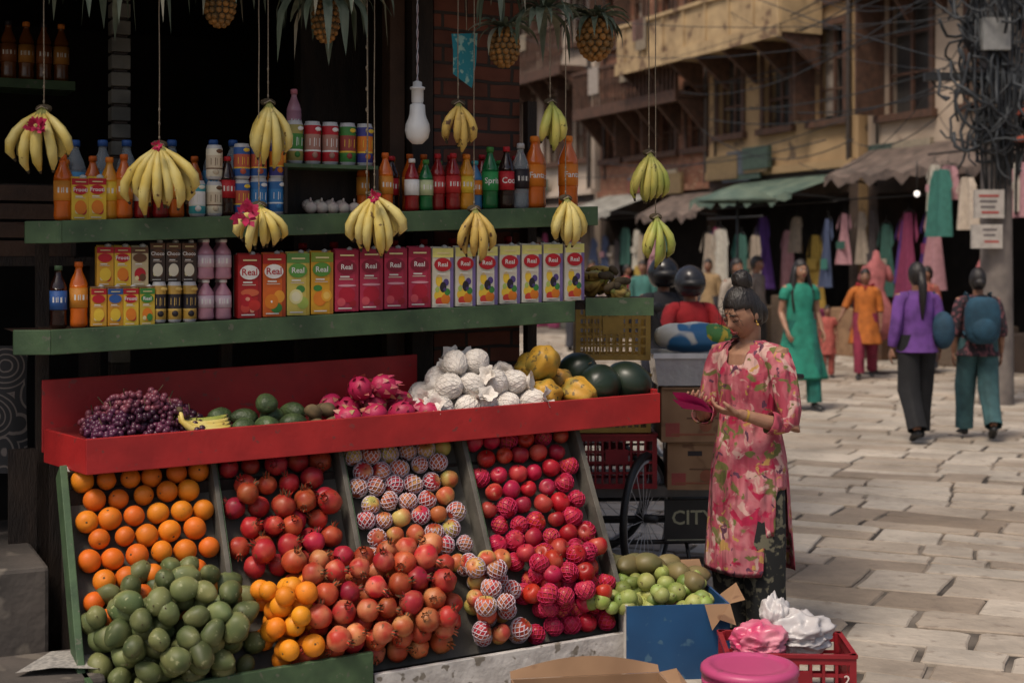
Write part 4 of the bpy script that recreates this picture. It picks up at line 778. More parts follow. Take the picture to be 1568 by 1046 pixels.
k=MB(); k.lathe([(0,.2),(.25,.17),(.55,.05),(.58,0),(.55,.0)],AWG,10); k.tube([(0,0,-2.4),(0,0,.15)],.02,BLACK,6); k.obj('green_parasol',(3.25,20.5,2.45))
GC=[P(*c_,.85) for c_ in [(.36,.07,.11),(.42,.22,.24),(.48,.40,.32),(.08,.03,.18),(.33,.04,.03),(.38,.26,.05),(.04,.16,.13),(.27,.22,.17),(.20,.03,.08),(.06,.08,.15),(.42,.39,.33),(.03,.09,.07),(.05,.04,.04),(.14,.10,.07)]]
def garment(k,x,y,z,w,h,m,kind=0):
    n=9; vs=[];fs=[]; ph=R.uniform(0,6)
    for j in range(7):
        t=j/6
        ww=w*(.36+.14*t) if kind==0 else w*(.22 if t<.3 else .22+.32*(t-.3)/.7)
        if t==0: ww*=.75
        for i in range(n): u=i/(n-1)*2-1; vs.append((x+u*ww,y+.05*math.sin(u*6+ph)*(.4+t)+.03*(1-u*u),z-h*t-(0 if t else .02*abs(u))))
    for j in range(6):
        for i in range(n-1): a=j*n+i; fs.append((a,a+1,a+n+1,a+n))
    k.add(vs,fs,m)
    for sg in (-1,1): k.add([(x+sg*w*.27,y,z),(x+sg*w*.44,y+.02,z-h*.26),(x+sg*w*.36,y+.03,z-h*.34),(x+sg*w*.30,y+.03,z-h*.18)],[(0,1,2,3)],m)
    if R.random()<.5: # printed band
        m2=R.choice(GC); t=R.uniform(.3,.6); k.add([(x-w*.25,y+.09,z-h*t),(x+w*.25,y+.09,z-h*t),(x+w*.25,y+.09,z-h*(t+.15)),(x-w*.25,y+.09,z-h*(t+.15))],[(0,1,2,3)],m2)
    k.tube([(x-w*.25,y,z+.0),(x,y,z+.05),(x+w*.25,y,z)],.006,BLACK,4); k.tube([(x,y,z+.05),(x,y,z+.13)],.005,BLACK,4)
def rack(x0,x1,y,z,n,hs,kinds=(0,1),cols=None,big=1.0,zj=.12):
    k=MB(); k.tube([(x0,y,z+.13),(x1,y,z+.13)],.015,BLACK,6); cols=list(cols or GC); R.shuffle(cols)
    for i in range(n): x=x0+(x1-x0)*(i+.5)/n+R.uniform(-.08,.08); garment(k,x,y+R.uniform(-.15,.15),z-R.uniform(0,zj),R.uniform(.35,.58)*big,R.uniform(*hs),cols[i%len(cols)],R.choice(kinds))
    k.obj('clothes_rail',FO,FA)
dk=[GC[12],GC[13],GC[7],GC[11],GC[9]]
rack(2.8,7.2,.5,2.5,9,(.6,1.4),cols=GC+dk,zj=.5); rack(-3.6,-.4,1.3,3.05,15,(.5,1.0),(0,),[GC[0],GC[2],GC[1],GC[5],GC[10],GC[6],GC[1],GC[7]],1.0,.35); rack(-.2,2.6,.7,2.5,8,(.8,1.7),(1,),[GC[3],GC[12],GC[8],GC[7],GC[11],GC[3],GC[1]],1,.3); rack(8,12.2,.8,2.4,11,(.5,1.3),cols=GC+dk,zj=.5); rack(13,18,1.0,2.4,14,(.6,1.4),cols=GC+dk,zj=.5); rack(19,28,1.0,2.4,18,(.7,1.5),cols=GC+dk); rack(3.6,5.4,1.5,2.25,4,(.8,1.3),(0,1),[GC[7],GC[11],GC[10]],1.2,.3); rack(-5,-3.8,2.0,2.9,4,(.7,1.2),(0,),[GC[4],GC[2],GC[8]],1.2)
k=MB()
for i in range(26):
    x=-3+i*.85; k.box(x,x+R.uniform(.4,.8),.25+R.uniform(0,.3),.75+R.uniform(0,.2),0,R.uniform(.35,1.1),R.choice([GRS,WOOD,CARD,GC[9],GC[11],GREYW,GRS,GC[13],GC[8]]))
k.obj('shop_counters',FO,FA,bevel=.03)
# utility pole
CONC=mat('pole_concrete',(.20,.17,.15),(.13,.11,.10),rough=.9,scale=5,bump=.3)
up=empty('utility_pole',(5.38,15.8,0))
k=MB(); k.lathe([(.19,0),(.17,2),(.14,9),(0,9)],CONC,14)
for z in (3.6,4.6,5.4): k.box(-.8,.8,-.05,.05,z,z+.09,BLACK)
k.box(-.32,0,-.26,-.2,2.07,2.38,P(.42,.38,.34)); k.box(-.35,-.02,-.262,-.2,1.74,2.0,P(.42,.38,.34))
for i,z in enumerate((2.30,2.24,2.18,2.12,1.93,1.87,1.80)): k.box(-.28+.01*i,-.06-.02*(i%3),-.2635,-.2625,z,z+.025,P(.12,.10,.10) if i%3 else P(.35,.06,.05))
k.obj('pole',parent=up)
k=MB(); WIRE=mat('black_cable',(.015,.017,.02),(.03,.035,.04),rough=.6)
for i in range(45):
    c_=V((R.gauss(-.05,.22),R.gauss(-.15,.15),R.uniform(2.75,5.2))); r=R.uniform(.10,.35); a0=R.uniform(0,6); sq=R.uniform(.3,.9)
    pts=[c_+V((r*sq*math.cos(a0+t*.5)+.04*math.sin(t*2+i),.15*math.sin(a0+t*.7),r*math.sin(a0+t*.5)*1.2+.03*math.sin(t*1.7+i))) for t in range(R.randint(5,9))]
    k.tube(pts,R.uniform(.010,.022),WIRE,5)
for i in range(110):
    p=V((R.gauss(-.08,.26),R.gauss(-.15,.12),R.uniform(3.0,5.4))); d=V((R.gauss(0,.5),R.gauss(0,.3),R.choice((-1,-1,1)))).normalized(); pts=[p.copy()]
    for t in range(R.randint(6,12)):
        d=(d+V((R.gauss(0,.35)-p.x*.6,R.gauss(0,.2)-(p.y+.15)*.6,R.gauss(0,.3)+(.4 if p.z<2.9 else 0)))).normalized(); p=p+d*.11; pts.append(p.copy())
    k.tube(pts,R.uniform(.008,.02),WIRE,5)
for i in range(18): x=R.uniform(-.35,.3); k.tube([(x,-.2,4.6),(x+R.uniform(-.1,.1),-.25,3.4),(x*.6,-.22,R.uniform(2.1,2.8))],.014,WIRE,5)
k.box(-.25,.05,-.32,-.18,3.9,4.25,P(.25,.25,.24)); k.obj('cable_tangle',parent=up)
k=MB()
ends=[(-4,26,8),(-1,33,7),(4.6,24,6),(2.5,28,7.5),(9,19,6),(12,12,6.5),(3,31,9),(1.5,36,6),(7,22,7),(-3,30,9),(5.4,24.5,4.2),(6.3,22.5,4.4),(8.6,20,5),(3.6,27,4.6)]
for i,(x,y_,z) in enumerate(ends+ends[::2]):
    a=V((5.4,15.7,R.uniform(3.6,5.4))); b_=V((x+R.uniform(-.5,.5),y_,z+R.uniform(-1.2,.6))); sg=R.uniform(.2,.9); k.tube([a.lerp(b_,t/12)-V((0,0,sg*4*(t/12)*(1-t/12))) for t in range(13)],R.uniform(.005,.010),WIRE,4)
for i in range(14):
    y0=R.uniform(.25,1.0); zz=R.uniform(3.6,6.8); a=V((R.uniform(-2,3),y0,zz)); b_=V((R.uniform(5,13),R.uniform(.3,1.2),zz+R.uniform(-.6,.6))); M_=Matrix.Translation(FO)@Matrix.Rotation(FA,4,'Z'); sg=R.uniform(.1,.5)
    k.tube([M_@(a.lerp(b_,t/12)-V((0,0,sg*4*(t/12)*(1-t/12)))) for t in range(13)],R.uniform(.008,.014),WIRE,4)
k.obj('overhead_cables')
k=MB(); TR=P(.35,.08,.05); k.lathe([(0,.5),(.05,.42),(.12,.4),(.32,.28),(.36,.22),(.2,.22),(.2,.0),(.36,-.02),(.40,-.08),(.22,-.08),(.2,-.3),(0,-.3)],TR,8,smooth=False); k.tube([(0,0,.5),(0,0,.8)],.02,BLACK,6); k.tube([(0,0,.8),(.9,.3,.8)],.02,BLACK,6); k.obj('red_street_lantern',(5.85,15.6,2.98))
k=MB(); k.ell((0,0,0),.045,mat('lit_lamp',(1,.93,.85),(1,.93,.85),emit=1.2),12,8); k.tube([(0,0,.05),(0,0,.5)],.01,BLACK,5); k.obj('shop_lamp',(6.15,21.6,2.62))
# ------------------------------------------------------------------ people
def headfn(u,q):
    X,Y,Z=q.x,q.y,q.z
    if u.z<0:
        t=-u.z; X*=1-.32*t**1.4; Y*=(1-.10*t) if Y<0 else (1-.55*t)
    if u.y<0:
        Y*=.97
        Y-=.019*math.exp(-X*X/(2*.0085**2)-(Z+.020)**2/(2*.011**2))+.010*math.exp(-X*X/(2*.007**2)-(Z-.002)**2/(2*.02**2))
        for sx in (-1,1): Y+=.009*math.exp(-((X-sx*.029)**2)/(2*.012**2)-(Z-.010)**2/(2*.010**2)); Y-=.004*math.exp(-((X-sx*.03)**2)/(2*.014**2)-(Z-.03)**2/(2*.006**2)); Y-=.004*math.exp(-((X-sx*.035)**2)/(2*.015**2)-(Z+.025)**2/(2*.014**2))
        Y-=.007*math.exp(-X*X/(2*.017**2)-(Z+.052)**2/(2*.006**2)); Y+=.004*math.exp(-X*X/(2*.02**2)-(Z+.069)**2/(2*.005**2)); Y-=.007*math.exp(-X*X/(2*.018**2)-(Z+.088)**2/(2*.012**2))
    return V((X,Y,Z))
def hand(k,w,fd,nr,m,side,curl=.45,sc=1):
    fd=V(fd).normalized(); nr=V(nr); nr=(nr-fd*nr.dot(fd)).normalized(); sd=fd.cross(nr)*side
    kn=w+fd*.08*sc
    k.tube([w-fd*.01,w+fd*.03*sc,w+fd*.06*sc,kn],[(.022*sc,.018*sc),(.034*sc,.014*sc),(.039*sc,.013*sc),(.037*sc,.011*sc)],m,12,ref=nr)
    for i,(o,L_) in enumerate(zip((-.028,-.0095,.0095,.028),(.060,.077,.082,.072))):
        p=kn+sd*o*sc-fd*.008; d=(fd+sd*o*2).normalized(); pts=[p]; a=0
        for j,f in enumerate((.45,.32,.23)):
            a+=curl*(1 if j else .6)*(1.15-.1*i); dd=d*math.cos(a)+nr*math.sin(a); p=p+dd*L_*f*sc; pts.append(p)
        k.tube(pts,[.0088*sc,.0082*sc,.0075*sc,.006*sc],m,8,ref=sd)
    p=w+fd*.025*sc+sd*.028*sc; d=(fd*.75+sd*.6+nr*.35).normalized(); p2=p+d*.035*sc; p3=p2+(fd*.85+sd*.1+nr*.5).normalized()*.028*sc
    k.tube([p-d*.015,p,p2,p3],[.013*sc,.0125*sc,.010*sc,.0075*sc],m,8,ref=nr)
DJ=dict(shL=(.165,0,1.30),elL=(.21,.03,1.04),wrL=(.22,-.03,.81),shR=(-.165,0,1.30),elR=(-.21,.03,1.04),wrR=(-.22,-.03,.81),hpL=(.085,0,.88),knL=(.09,-.02,.48),anL=(.09,.02,.08),hpR=(-.085,0,.88),knR=(-.09,-.02,.48),anR=(-.09,.02,.08))
def person(name,x,y,ang,H,pose={},top=None,sleeve=.6,pants=None,hair='bun',skin=SKIN,headrot=(0,0,0),voxel=.009,extras=None,headoff=(0,0,0),handdir={},curl=.45,z0=.014,detail=False,helmet=None,shoe=BLACK,slit=False):
    J={a:V(b_) for a,b_ in DJ.items()}; J.update({a:V(b_) for a,b_ in pose.items()})
    e=empty(name,(x,y,z0),ang,H/1.6); k=MB(); m=skin
    ho=V(headoff)
    k.tube([(0,0,.86),(0,0,.95),(0,.0,1.06),(0,0,1.2),(0,.0,1.29),(0,.005,1.335)],[(.13,.095),(.135,.095),(.11,.08),(.135,.10),(.145,.085),(.06,.05)],m,18)
    HM=Matrix.Translation(V((0,-.012,1.482))+ho)@Euler(headrot).to_matrix().to_4x4()
    k.tube([(0,.008,1.30),(0,.005,1.36),HM@V((0,.02,-.06))],[.055,.048,.05],m,14)
    k.ell((0,0,0),(.070,.088,.112),m,48 if detail else 32,36 if detail else 24,M=HM,fn=headfn)
    for sx in (-1,1): k.ell((sx*.069,.008,-.005),(.009,.018,.028),m,10,8,M=HM)
    for sd,sg in (('L',1),('R',-1)):
        a,b_,c_=J['sh'+sd],J['el'+sd],J['wr'+sd]
        k.tube([V((sg*.09,0,1.30)),a,a.lerp(b_,.5),b_,b_.lerp(c_,.35),c_],[.045,.046,.039,.034,.034,.022],m,12)
        fd=handdir.get(sd,((c_-b_).normalized(),V((-sg,0,0))))
        hand(k,c_,fd[0],fd[1],m,sg if sd not in handdir else fd[2],curl)
        a,b_,c_=J['hp'+sd],J['kn'+sd],J['an'+sd]
        k.tube([a,a.lerp(b_,.4),b_,b_.lerp(c_,.35),c_],[.082,.072,.055,.052,.033],m,14)
        tf=J.get('toe'+sd,c_+V((sg*.02,-.15,-.055)))
        k.tube([c_+V((0,.03,-.03)),c_+V((0,-.02,-.035)),c_.lerp(tf,.6)+V((0,0,-.01)),tf],[(.032,.035),(.036,.035),(.042,.022),(.03,.014)],shoe,12,ref=(0,0,1))
    ms=[f for f in range(len(k.f)) if k.mats[k.m[f]] is shoe]
    bd=MB(); bd.v=k.v; bd.mats=[m]; bd.f=[f for i,f in enumerate(k.f) if k.mats[k.m[i]] is m]; bd.m=[0]*len(bd.f); bd.sm=[True]*len(bd.f)
    o=bd.obj('body',parent=e); rm=o.modifiers.new('r','REMESH'); rm.mode='VOXEL'; rm.voxel_size=voxel; rm.use_smooth_shade=True
    s2=o.modifiers.new('s','SMOOTH'); s2.factor=.5; s2.iterations=2
    if ms:
        sh=MB(); sh.v=k.v; sh.mats=[shoe]; sh.f=[k.f[i] for i in ms]; sh.m=[0]*len(ms); sh.sm=[True]*len(ms); sh.obj('shoes',parent=e)
    k=MB(); lipm=P(.26,.06,.055)
    for sx in (-1,1):
        if detail:
            k.ell((sx*.029,-.0735,.0085),(.0155,.0085,.0085),skin,14,10,M=HM); k.tube([(sx*.014,-.081,.003),(sx*.029,-.0845,.0005),(sx*.044,-.078,.004)],.0019,HAIR,5,M=HM)
        else:
            k.ell((sx*.029,-.0725,.010),(.014,.009,.007),P(.6,.57,.52),12,8,M=HM); k.ell((sx*.029,-.0795,.010),(.0065,.004,.006),HAIR,8,6,M=HM)
        k.tube([(sx*.012,-.0865,.027),(sx*.028,-.0880,.033),(sx*.046,-.078,.029)],[.0028,.0033,.0017],HAIR,5,M=HM)
    k.tube([(-.024,-.080,-.052),(-.01,-.0905,-.0495),(0,-.0915,-.051),(.01,-.0905,-.0495),(.024,-.080,-.052)],[(.001,.001),(.004,.004),(.0045,.004),(.004,.004),(.001,.001)],lipm,6,M=HM); k.tube([(-.02,-.081,-.056),(0,-.0905,-.0585),(.02,-.081,-.056)],[.002,.0052,.002],lipm,6,M=HM)
    if detail: k.ell((-.012,-.100,-.022),.0022,GOLD,6,4,M=HM); k.tube([(.071,.0,-.03),(.072,0,-.045)],.003,GOLD,6,M=HM); k.ell((.073,0,-.05),.006,GOLD,8,6,M=HM); k.ell((0,-.0925,.035),.0025,RD,6,4,M=HM)
    k.obj('face',parent=e)
    if helmet:
        k=MB(); k.ell((0,.01,.02),(.125,.14,.14),helmet,24,16,M=HM,fn=lambda u,q:V((q.x,q.y,max(q.z,-.11)))); k.ell((0,-.03,.01),(.112,.125,.06),BLACK,20,12,M=HM); k.obj('helmet',parent=e)
    elif hair:
        k=MB()
        def hf(u,q):
            t=q.copy()
            t*=1+.03*noise.noise(u*7)+.012*noise.noise(u*20)
            if u.y<-.2 and u.z<.42-.25*abs(u.x): t=t*.72
            if u.z<-.45 and u.y<.25: t*=.8
            return t
        k.ell((0,.008,.012),(.0775,.095,.119),HAIR,40,28,M=HM,fn=hf)
        if hair=='bun':
            k.ell((0,.055,.135),(.044,.047,.050),HAIR,24,16,M=HM,fn=lambda u,q:q*(1+.16*noise.noise(u*3.3)))
            for i in range(14): a=i*.45; k.tube([(.035*math.cos(a),.055,.135+.03*math.sin(a)),(.05*math.cos(a+.3),.05,.14+.048*math.sin(a+.3)),(.06*math.cos(a+.5),.055+.02*math.sin(a*3),.142+.052*math.sin(a+.6))],.0013,HAIR,4,M=HM)
            for i in range(12): k.tube([(R.uniform(-.07,.07),-.03,.09),(R.uniform(-.08,.08),-.08,.06),(R.choice((-1,1))*R.uniform(.05,.085),-.085,-.02+R.uniform(-.03,.03))],.0009,HAIR,4,M=HM)
            k.ell((0,.085,-.03),(.055,.04,.06),HAIR,16,12,M=HM)
        elif hair=='long': k.tube([HM@V((0,.05,.05)),HM@V((0,.075,-.06)),V((0,.10,1.27)),V((0,.115,1.05))],[(.07,.05),(.085,.04),(.10,.03),(.05,.015)],HAIR,18,fold=[0,.03,.05,.08]); [k.tube([HM@V((sx*.06,-.02,.05)),HM@V((sx*.078,-.01,-.05)),V((sx*.11,-.045,1.25)),V((sx*.11,-.08,1.05))],[.02,.025,.03,.01],HAIR,10) for sx in (-1,1)]
        elif hair=='tail': k.tube([HM@V((0,.09,.03)),V((0,.12,1.40)),V((0,.115,1.25)),V((0,.11,1.10))],[.03,.04,.032,.01],HAIR,10)
        elif hair=='tailbun': k.ell((0,.10,-.02),(.05,.045,.05),HAIR,16,10,M=HM)
        k.obj('hair',parent=e)
    if top:
        tm,rings=top; k=MB(); rings=sorted(rings,key=lambda r:-r[0])
        def skp(i,j):
            z=rings[i][0]
            if slit and ((i==0 and 25<=j<=34) or (i==1 and 27<=j<=32) or (i==2 and 28<=j<=31)): return True
            return slit and ((z<.72 and j in (38,39,0,1)) or (z<.51 and (j>=36 or j<=3)))
        k.tube([(r[3] if len(r)>3 else 0,r[4] if len(r)>4 else 0,r[0]) for r in rings],[(r[1],r[2]) for r in rings],tm,40,cap=False,fold=[(0 if r[0]>1.2 else .014+.065*max(0,(1.0-r[0]))) for r in rings],k=6,skip=skp)
        for sd,sg in (('L',1),('R',-1)):
            a,b_,c_=J['sh'+sd],J['el'+sd],J['wr'+sd]
            pts=[V((sg*.10,0,1.285)),a+V((0,0,-.004)),a.lerp(b_,.5),b_]; rr=[(.062,.062),(.064,.064),(.055,.055),(.052,.052)]
            fo=[0,.01,.05,.07]
            if sleeve<=.5: pts=pts[:3]; rr=rr[:3]; fo=fo[:3]
            else:
                t_=(sleeve-.5) if sleeve<1 else .55
                pts.append(b_.lerp(c_,t_*.55)); rr.append((.051,.051)); fo.append(.07); pts.append(b_.lerp(c_,t_)); rr.append((.047,.047)); fo.append(.05)
            if sleeve>=1: pts.append(b_.lerp(c_,.95)); rr.append((.034,.034)); fo.append(.05)
            k.tube(pts,rr,tm,20,cap=False,fold=fo,k=4)
        o=k.obj('top',parent=e); so=o.modifiers.new('s','SOLIDIFY'); so.thickness=.004; ss=o.modifiers.new('ss','SUBSURF'); ss.levels=1; ss.render_levels=1
    if pants:
        pm,pr_=pants; k=MB(); hw=.9 if slit else 1
        for sd in 'LR':
            a,b_,c_=J['hp'+sd],J['kn'+sd],J['an'+sd]
            k.tube([a+V((0,0,-.02 if slit else .08)),a.lerp(b_,.12),a.lerp(b_,.5),b_,b_.lerp(c_,.5),c_+V((0,0,.0))],[.095*hw,.10*hw,.095,pr_+.016,pr_,pr_],pm,22,cap=False,fold=[0,.01,.03,.04,.07,.06],k=5)
        if not slit: k.tube([(0,0,1.0),(0,0,.92),(0,0,.84)],[(.135,.098),(.150,.11),(.14,.11)],pm,22,cap=False)
        k.obj('trousers',parent=e)
    if extras: extras(e,J,HM)
    return e
def floral():
    m=bpy.data.materials.new('floral_print'); m.use_nodes=True; nt=m.node_tree;N=nt.nodes;L=nt.links;b=N['Principled BSDF']; b.inputs['Roughness'].default_value=.85
    tc=N.new('ShaderNodeTexCoord')
    def nz(sc,off):
        mp=N.new('ShaderNodeMapping'); mp.inputs['Location'].default_value=(off,off*.3,off*.7); L.new(tc.outputs['Object'],mp.inputs[0]); n=N.new('ShaderNodeTexNoise'); n.inputs['Scale'].default_value=sc; n.inputs['Detail'].default_value=3; n.inputs['Distortion'].default_value=.7; L.new(mp.outputs[0],n.inputs[0]); return n.outputs[0]
    def ramp(i,a,b_):
        r=N.new('ShaderNodeMapRange'); r.inputs[1].default_value=a; r.inputs[2].default_value=b_; L.new(i,r.inputs[0]); return r.outputs[0]
    def mix(f,a,b_):
        x=N.new('ShaderNodeMixRGB'); L.new(f,x.inputs[0])
        if isinstance(a,tuple): x.inputs[1].default_value=(*a,1)
        else: L.new(a,x.inputs[1])
        x.inputs[2].default_value=(*b_,1); return x.outputs[0]
    c_=mix(ramp(nz(8,0),.42,.60),(.33,.045,.075),(.46,.15,.17)); c_=mix(ramp(nz(13,3),.57,.62),c_,(.52,.32,.28)); c_=mix(ramp(nz(12,7),.58,.62),c_,(.36,.008,.05)); c_=mix(ramp(nz(14,11),.59,.63),c_,(.13,.125,.035)); c_=mix(ramp(nz(18,17),.63,.66),c_,(.42,.24,.07)); c_=mix(ramp(nz(17,23),.64,.67),c_,(.10,.03,.06))
    L.new(c_,b.inputs['Base Color'])
    n=N.new('ShaderNodeTexNoise'); n.inputs['Scale'].default_value=9; mp=N.new('ShaderNodeMapping'); mp.inputs['Scale'].default_value=(1.6,1.6,.45); L.new(tc.outputs['Object'],mp.inputs[0]); L.new(mp.outputs[0],n.inputs[0]); bpn=N.new('ShaderNodeBump'); bpn.inputs['Strength'].default_value=1.0; bpn.inputs['Distance'].default_value=.06; L.new(n.outputs[0],bpn.inputs['Height']); L.new(bpn.outputs[0],b.inputs['Normal'])
    return m
def ex(e,J,HM):
    k=MB(); PK=mat('pink_paper',(.62,.03,.22),(.5,.02,.17),rough=.6)
    c_=V((.0,-.345,1.09)); k.add([c_+V((-.09,-.0,-.02)),c_+V((.07,.02,-.035)),c_+V((.085,-.07,.03)),c_+V((.0,-.09,.055)),c_+V((-.085,-.075,.05))],[(0,1,2,3,4)],PK,False); k.add([c_+V((-.08,-.01,-.025)),c_+V((.05,.02,-.03)),c_+V((.06,-.05,.0)),c_+V((-.09,-.07,.02))],[(0,1,2,3)],PK,False); k.obj('pink_paper',parent=e)
    k=MB(); k.tube([J['wrL'].lerp(J['elL'],.10),J['wrL'].lerp(J['elL'],.14)],.0265,GOLD,16,cap=False,ref=(0,0,1)); k.obj('bangle',parent=e)
KR=[(1.352,.068,.058),(1.335,.098,.068),(1.31,.148,.082),(1.25,.165,.105),(1.15,.160,.12),(1.05,.138,.100),(.95,.150,.112),(.85,.176,.138),(.7,.184,.15),(.5,.192,.16),(.325,.205,.17)]
BKP=mat('black_print_cloth',(.012,.013,.013),(.13,.12,.08),rough=.85,scale=26,lo=.53,hi=.60)
person('woman_in_floral_tunic',.985,5.9,math.radians(-48),1.49,dict(elL=(.245,-.01,.975),wrL=(.125,-.225,1.05),elR=(-.215,-.04,.98),wrR=(-.10,-.235,1.08)),top=(floral(),KR),sleeve=.97,pants=(BKP,.088),hair='bun',headrot=(.42,0,-.12),headoff=(0,-.035,-.012),voxel=.0038,detail=True,extras=ex,curl=.6,slit=True,
  handdir={'L':((-.75,-.6,.15),(-.35,.1,.9),-1),'R':((.6,-.75,.12),(.35,.1,.9),1)},skin=SKIN2)
def basic(hem,w=.2,d=.15): return [(1.352,.065,.055),(1.335,.098,.065),(1.31,.148,.08),(1.25,.163,.10),(1.15,.155,.115),(1.05,.14,.10),(.95,.155,.115)]+([(.85,.17,.13)] if hem<.85 else [])+([((.85+hem)/2,(.17+w)/2,(.13+d)/2)] if hem<.7 else [])+[(hem,w,d)]
cl=lambda n,c,s=8:mat(n,c,tuple(x*.6 for x in c),rough=.85,scale=s,bump=.6,bscale=14)
walkA=dict(knL=(.09,-.12,.50),anL=(.09,-.16,.09),knR=(-.09,.02,.47),anR=(-.09,.24,.15),toeR=(-.09,.16,.03))
walkB=dict(knL=(.09,.02,.47),anL=(.09,.2,.13),toeL=(.09,.1,.03),knR=(-.09,-.10,.50),anR=(-.09,-.13,.09))
person('woman_in_green_dress',3.08,15.2,.25,1.60,dict(**walkA,wrR=(-.2,-.1,.85),wrL=(.23,-.06,.84)),top=(cl('green_silk',(.02,.22,.15)),basic(.32,.30,.24)),sleeve=.5,pants=(cl('teal_trousers',(.015,.14,.11)),.08),hair='long',skin=SKIN2)
def scarf(col):
    def f(e,J,HM):
        k=MB(); m=cl('scarf',col); k.tube([(.10,.08,1.2),(.09,.05,1.36),(0,-.08,1.30),(-.09,.04,1.37),(-.12,.11,1.2),(-.13,.12,.85)],[(.05,.02)]*6,m,12,fold=[.1]*6); k.obj('scarf',parent=e)
    return f
person('woman_in_orange_dress',4.77,19.2,-.25,1.48,dict(**walkB,wrR=(-.35,-.05,.9),elR=(-.27,.02,1.08)),top=(cl('orange_cloth',(.45,.13,.02)),basic(.5,.24,.19)),sleeve=.8,pants=(cl('maroon_trousers',(.22,.02,.05)),.075),hair='tailbun',extras=scarf((.35,.02,.03)))
person('child_in_pink',4.30,19.4,0,.98,{},top=(cl('coral_cloth',(.42,.10,.08)),basic(.5,.2,.15)),sleeve=.4,pants=(cl('coral_trousers',(.36,.09,.07)),.07),hair='tailbun')
def pack(col,w=.16):
    def f(e,J,HM):
        k=MB(); m=cl('pack_fabric',col); k.ell((0,.19,1.12),(w,.10,.22),m,24,16,fn=lambda u,q:V((math.copysign(abs(u.x)**.6,u.x)*w,math.copysign(abs(u.y)**.7,u.y)*.10,math.copysign(abs(u.z)**.6,u.z)*.22))); k.ell((0,.27,1.04),(w*.75,.05,.11),m,16,10)
        for sx in (-1,1): k.tube([(sx*.1,.14,1.30),(sx*.105,.02,1.375),(sx*.115,-.10,1.25),(sx*.13,-.08,1.05),(sx*.13,.12,.98)],[(.022,.006)]*5,m,8)
        k.obj('backpack',parent=e)
    return f
def shoulderbag(col):
    def f(e,J,HM):
        k=MB(); m=cl('bag_fabric',col); k.ell((-.21,.08,1.0),(.10,.12,.17),m,20,12); k.tube([(-.2,.06,1.12),(-.14,.04,1.34),(-.16,-.05,1.2),(-.2,.0,1.1)],.012,m,6); k.obj('shoulder_bag',parent=e)
    return f
person('woman_in_purple_shirt',3.56,12.5,math.pi+.15,1.57,dict(**walkB,wrL=(.24,.0,.84),wrR=(-.24,-.06,.84)),top=(cl('purple_cloth',(.14,.05,.25)),basic(.80,.19,.15)),sleeve=1,pants=(cl('black_trousers',(.012,.012,.014)),.085),hair='tail',extras=shoulderbag((.02,.06,.10)))
person('woman_with_blue_backpack',4.16,12.7,math.pi-.1,1.52,dict(**walkA),top=(mat('dark_print_top',(.02,.015,.02),(.14,.05,.06),rough=.9,scale=30,lo=.5,hi=.6),basic(.78,.20,.15)),sleeve=.8,pants=(cl('blue_jeans',(.045,.11,.12)),.08),hair='tailbun',extras=pack((.015,.06,.10)))
person('man_in_white_shirt',2.92,18.5,.5,1.62,{},top=(cl('beige_shirt',(.34,.29,.24)),basic(.82,.18,.14)),sleeve=1,pants=(cl('grey_trousers',(.06,.06,.06)),.08),hair='short')
person('man_in_grey_shirt',3.61,21,1.0,1.66,{},top=(cl('grey_shirt',(.22,.19,.17)),basic(.82,.18,.14)),sleeve=1,pants=(cl('dark_trousers',(.03,.03,.03)),.08),hair='short')
for xx,yy,c_ in ((1.80,26,(.35,.28,.25)),(2.34,29,(.3,.05,.06)),(1.5,27,(.08,.1,.2)),(2.21,24,(.05,.16,.14)),(3.45,25,(.3,.2,.1)),(1.1,25,(.25,.2,.18)),(5.9,20.2,(.3,.08,.06))):
    person('pedestrian',xx,yy,R.uniform(-3,3),R.uniform(1.5,1.65),{},top=(cl('shirt',c_),basic(.8,.18,.14)),sleeve=.8,pants=(cl('trousers',(.04,.04,.05)),.08),hair='short',voxel=.014)
mc=empty('motorcycle',(1.36,10.9,0),.2)
k=MB(); wheel(k,(0,-.65,.3),.29,math.pi/2); wheel(k,(0,.65,.3),.29,math.pi/2); k.ell((0,-.15,.78),(.13,.28,.12),P(.3,.02,.02,.3),16,10); k.ell((0,.35,.80),(.13,.4,.06),BLACK,16,8); k.box(-.12,.12,-.25,.2,.3,.6,BLACK); k.tube([(0,-.65,.3),(0,-.5,.7),(0,-.42,1.0)],.03,BLACK,8); k.tube([(-.34,-.3,1.05),(0,-.42,1.02),(.34,-.3,1.05)],.016,BLACK,8); k.ell((0,-.55,.88),(.09,.07,.09),P(.6,.6,.58,.2),12,8); k.tube([(.12,0,.3),(.15,.8,.38)],.04,P(.4,.4,.4,.3),10)
for sx in (-1,1): k.tube([(sx*.3,-.33,1.05),(sx*.38,-.36,1.22)],.008,BLACK,5); k.ell((sx*.38,-.37,1.26),(.06,.02,.04),BLACK,10,6)
k.obj('motorcycle_body',parent=mc)
sit=dict(hpL=(.1,0,.84),knL=(.2,-.38,.78),anL=(.2,-.25,.36),hpR=(-.1,0,.84),knR=(-.2,-.38,.78),anR=(-.2,-.25,.36),elL=(.24,-.12,1.08),wrL=(.28,-.36,1.10),elR=(-.24,-.12,1.08),wrR=(-.28,-.36,1.10))
person('motorcycle_rider',1.37,10.95,.2,1.55,sit,top=(cl('red_jacket',(.36,.015,.02)),basic(.86,.17,.13)),sleeve=1,pants=(cl('rider_trousers',(.03,.03,.04)),.08),helmet=P(.03,.03,.035,.25),z0=-.02)
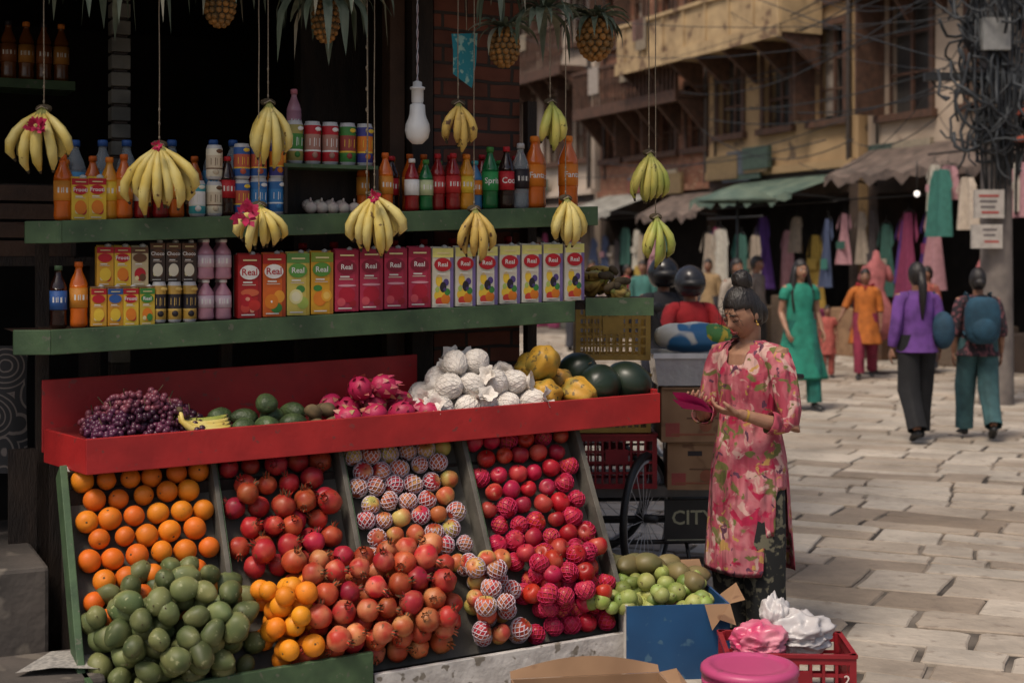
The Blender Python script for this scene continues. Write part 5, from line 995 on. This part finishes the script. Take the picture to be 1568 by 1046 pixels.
person('motorcycle_passenger',1.22,11.45,.2,1.60,sit,top=(cl('black_jacket',(.02,.02,.025)),basic(.86,.18,.14)),sleeve=1,pants=(cl('passenger_trousers',(.03,.03,.04)),.08),helmet=P(.015,.015,.018,.25),z0=.0)
k=MB(); MP=cl('salmon_dress',(.42,.13,.13)); k.tube([(0,0,1.72),(0,0,1.62),(0,0,1.5),(0,0,1.38),(0,0,1.2),(0,0,1.08),(0,0,.9),(0,0,.6)],[(.04,.04),(.06,.05),(.17,.09),(.15,.11),(.11,.09),(.16,.12),(.26,.2),(.38,.3)],MP,26,fold=[0,0,0,0,.02,.05,.08,.1]); k.tube([(0,0,0),(0,0,.7)],.02,BLACK,8); k.lathe([(0,.03),(.18,.02),(.2,0)],BLACK,16); k.tube([(-.15,0,1.5),(-.22,0,1.32)],[.05,.06],MP,10); k.tube([(.15,0,1.5),(.22,0,1.32)],[.05,.06],MP,10)
MM=k.mesh('dress_mannequin'); inst(MM,'dress_mannequin',(5.12,20.0,.014),(0,0,.2)); inst(MM,'dress_mannequin',(6.5,19.6,.014),(0,0,.9))
# ------------------------------------------------------------------ light, world, camera
w=bpy.data.worlds.new('World'); scene.world=w; w.use_nodes=True; nt=w.node_tree; bg=nt.nodes['Background']; sk=nt.nodes.new('ShaderNodeTexSky'); sk.sky_type='NISHITA'; sk.sun_disc=False
SV=V((-.30,-.42,.86)).normalized(); el=math.asin(SV.z); sk.sun_elevation=el; sk.sun_rotation=math.atan2(SV.x,SV.y); sk.air_density=1; sk.dust_density=5; sk.ozone_density=.5
nt.links.new(sk.outputs[0],bg.inputs[0]); bg.inputs[1].default_value=.11
sd=bpy.data.lights.new('sun','SUN'); sd.energy=2.6; sd.angle=math.radians(14); sd.color=(1,.89,.76); so=bpy.data.objects.new('sun',sd); COL.objects.link(so); so.rotation_euler=SV.to_track_quat('Z','Y').to_euler()
cd=bpy.data.cameras.new('camera'); cam=bpy.data.objects.new('camera',cd); COL.objects.link(cam); cam.location=(0,0,1.6); cam.rotation_euler=(math.pi/2,0,0); cd.lens=50; cd.sensor_width=36; cd.shift_y=-.0784; cd.clip_end=600; cd.dof.use_dof=True; cd.dof.focus_distance=5.5; cd.dof.aperture_fstop=2.8
scene.camera=cam
scene.view_settings.view_transform='Standard'; scene.view_settings.look='None'; scene.view_settings.exposure=0
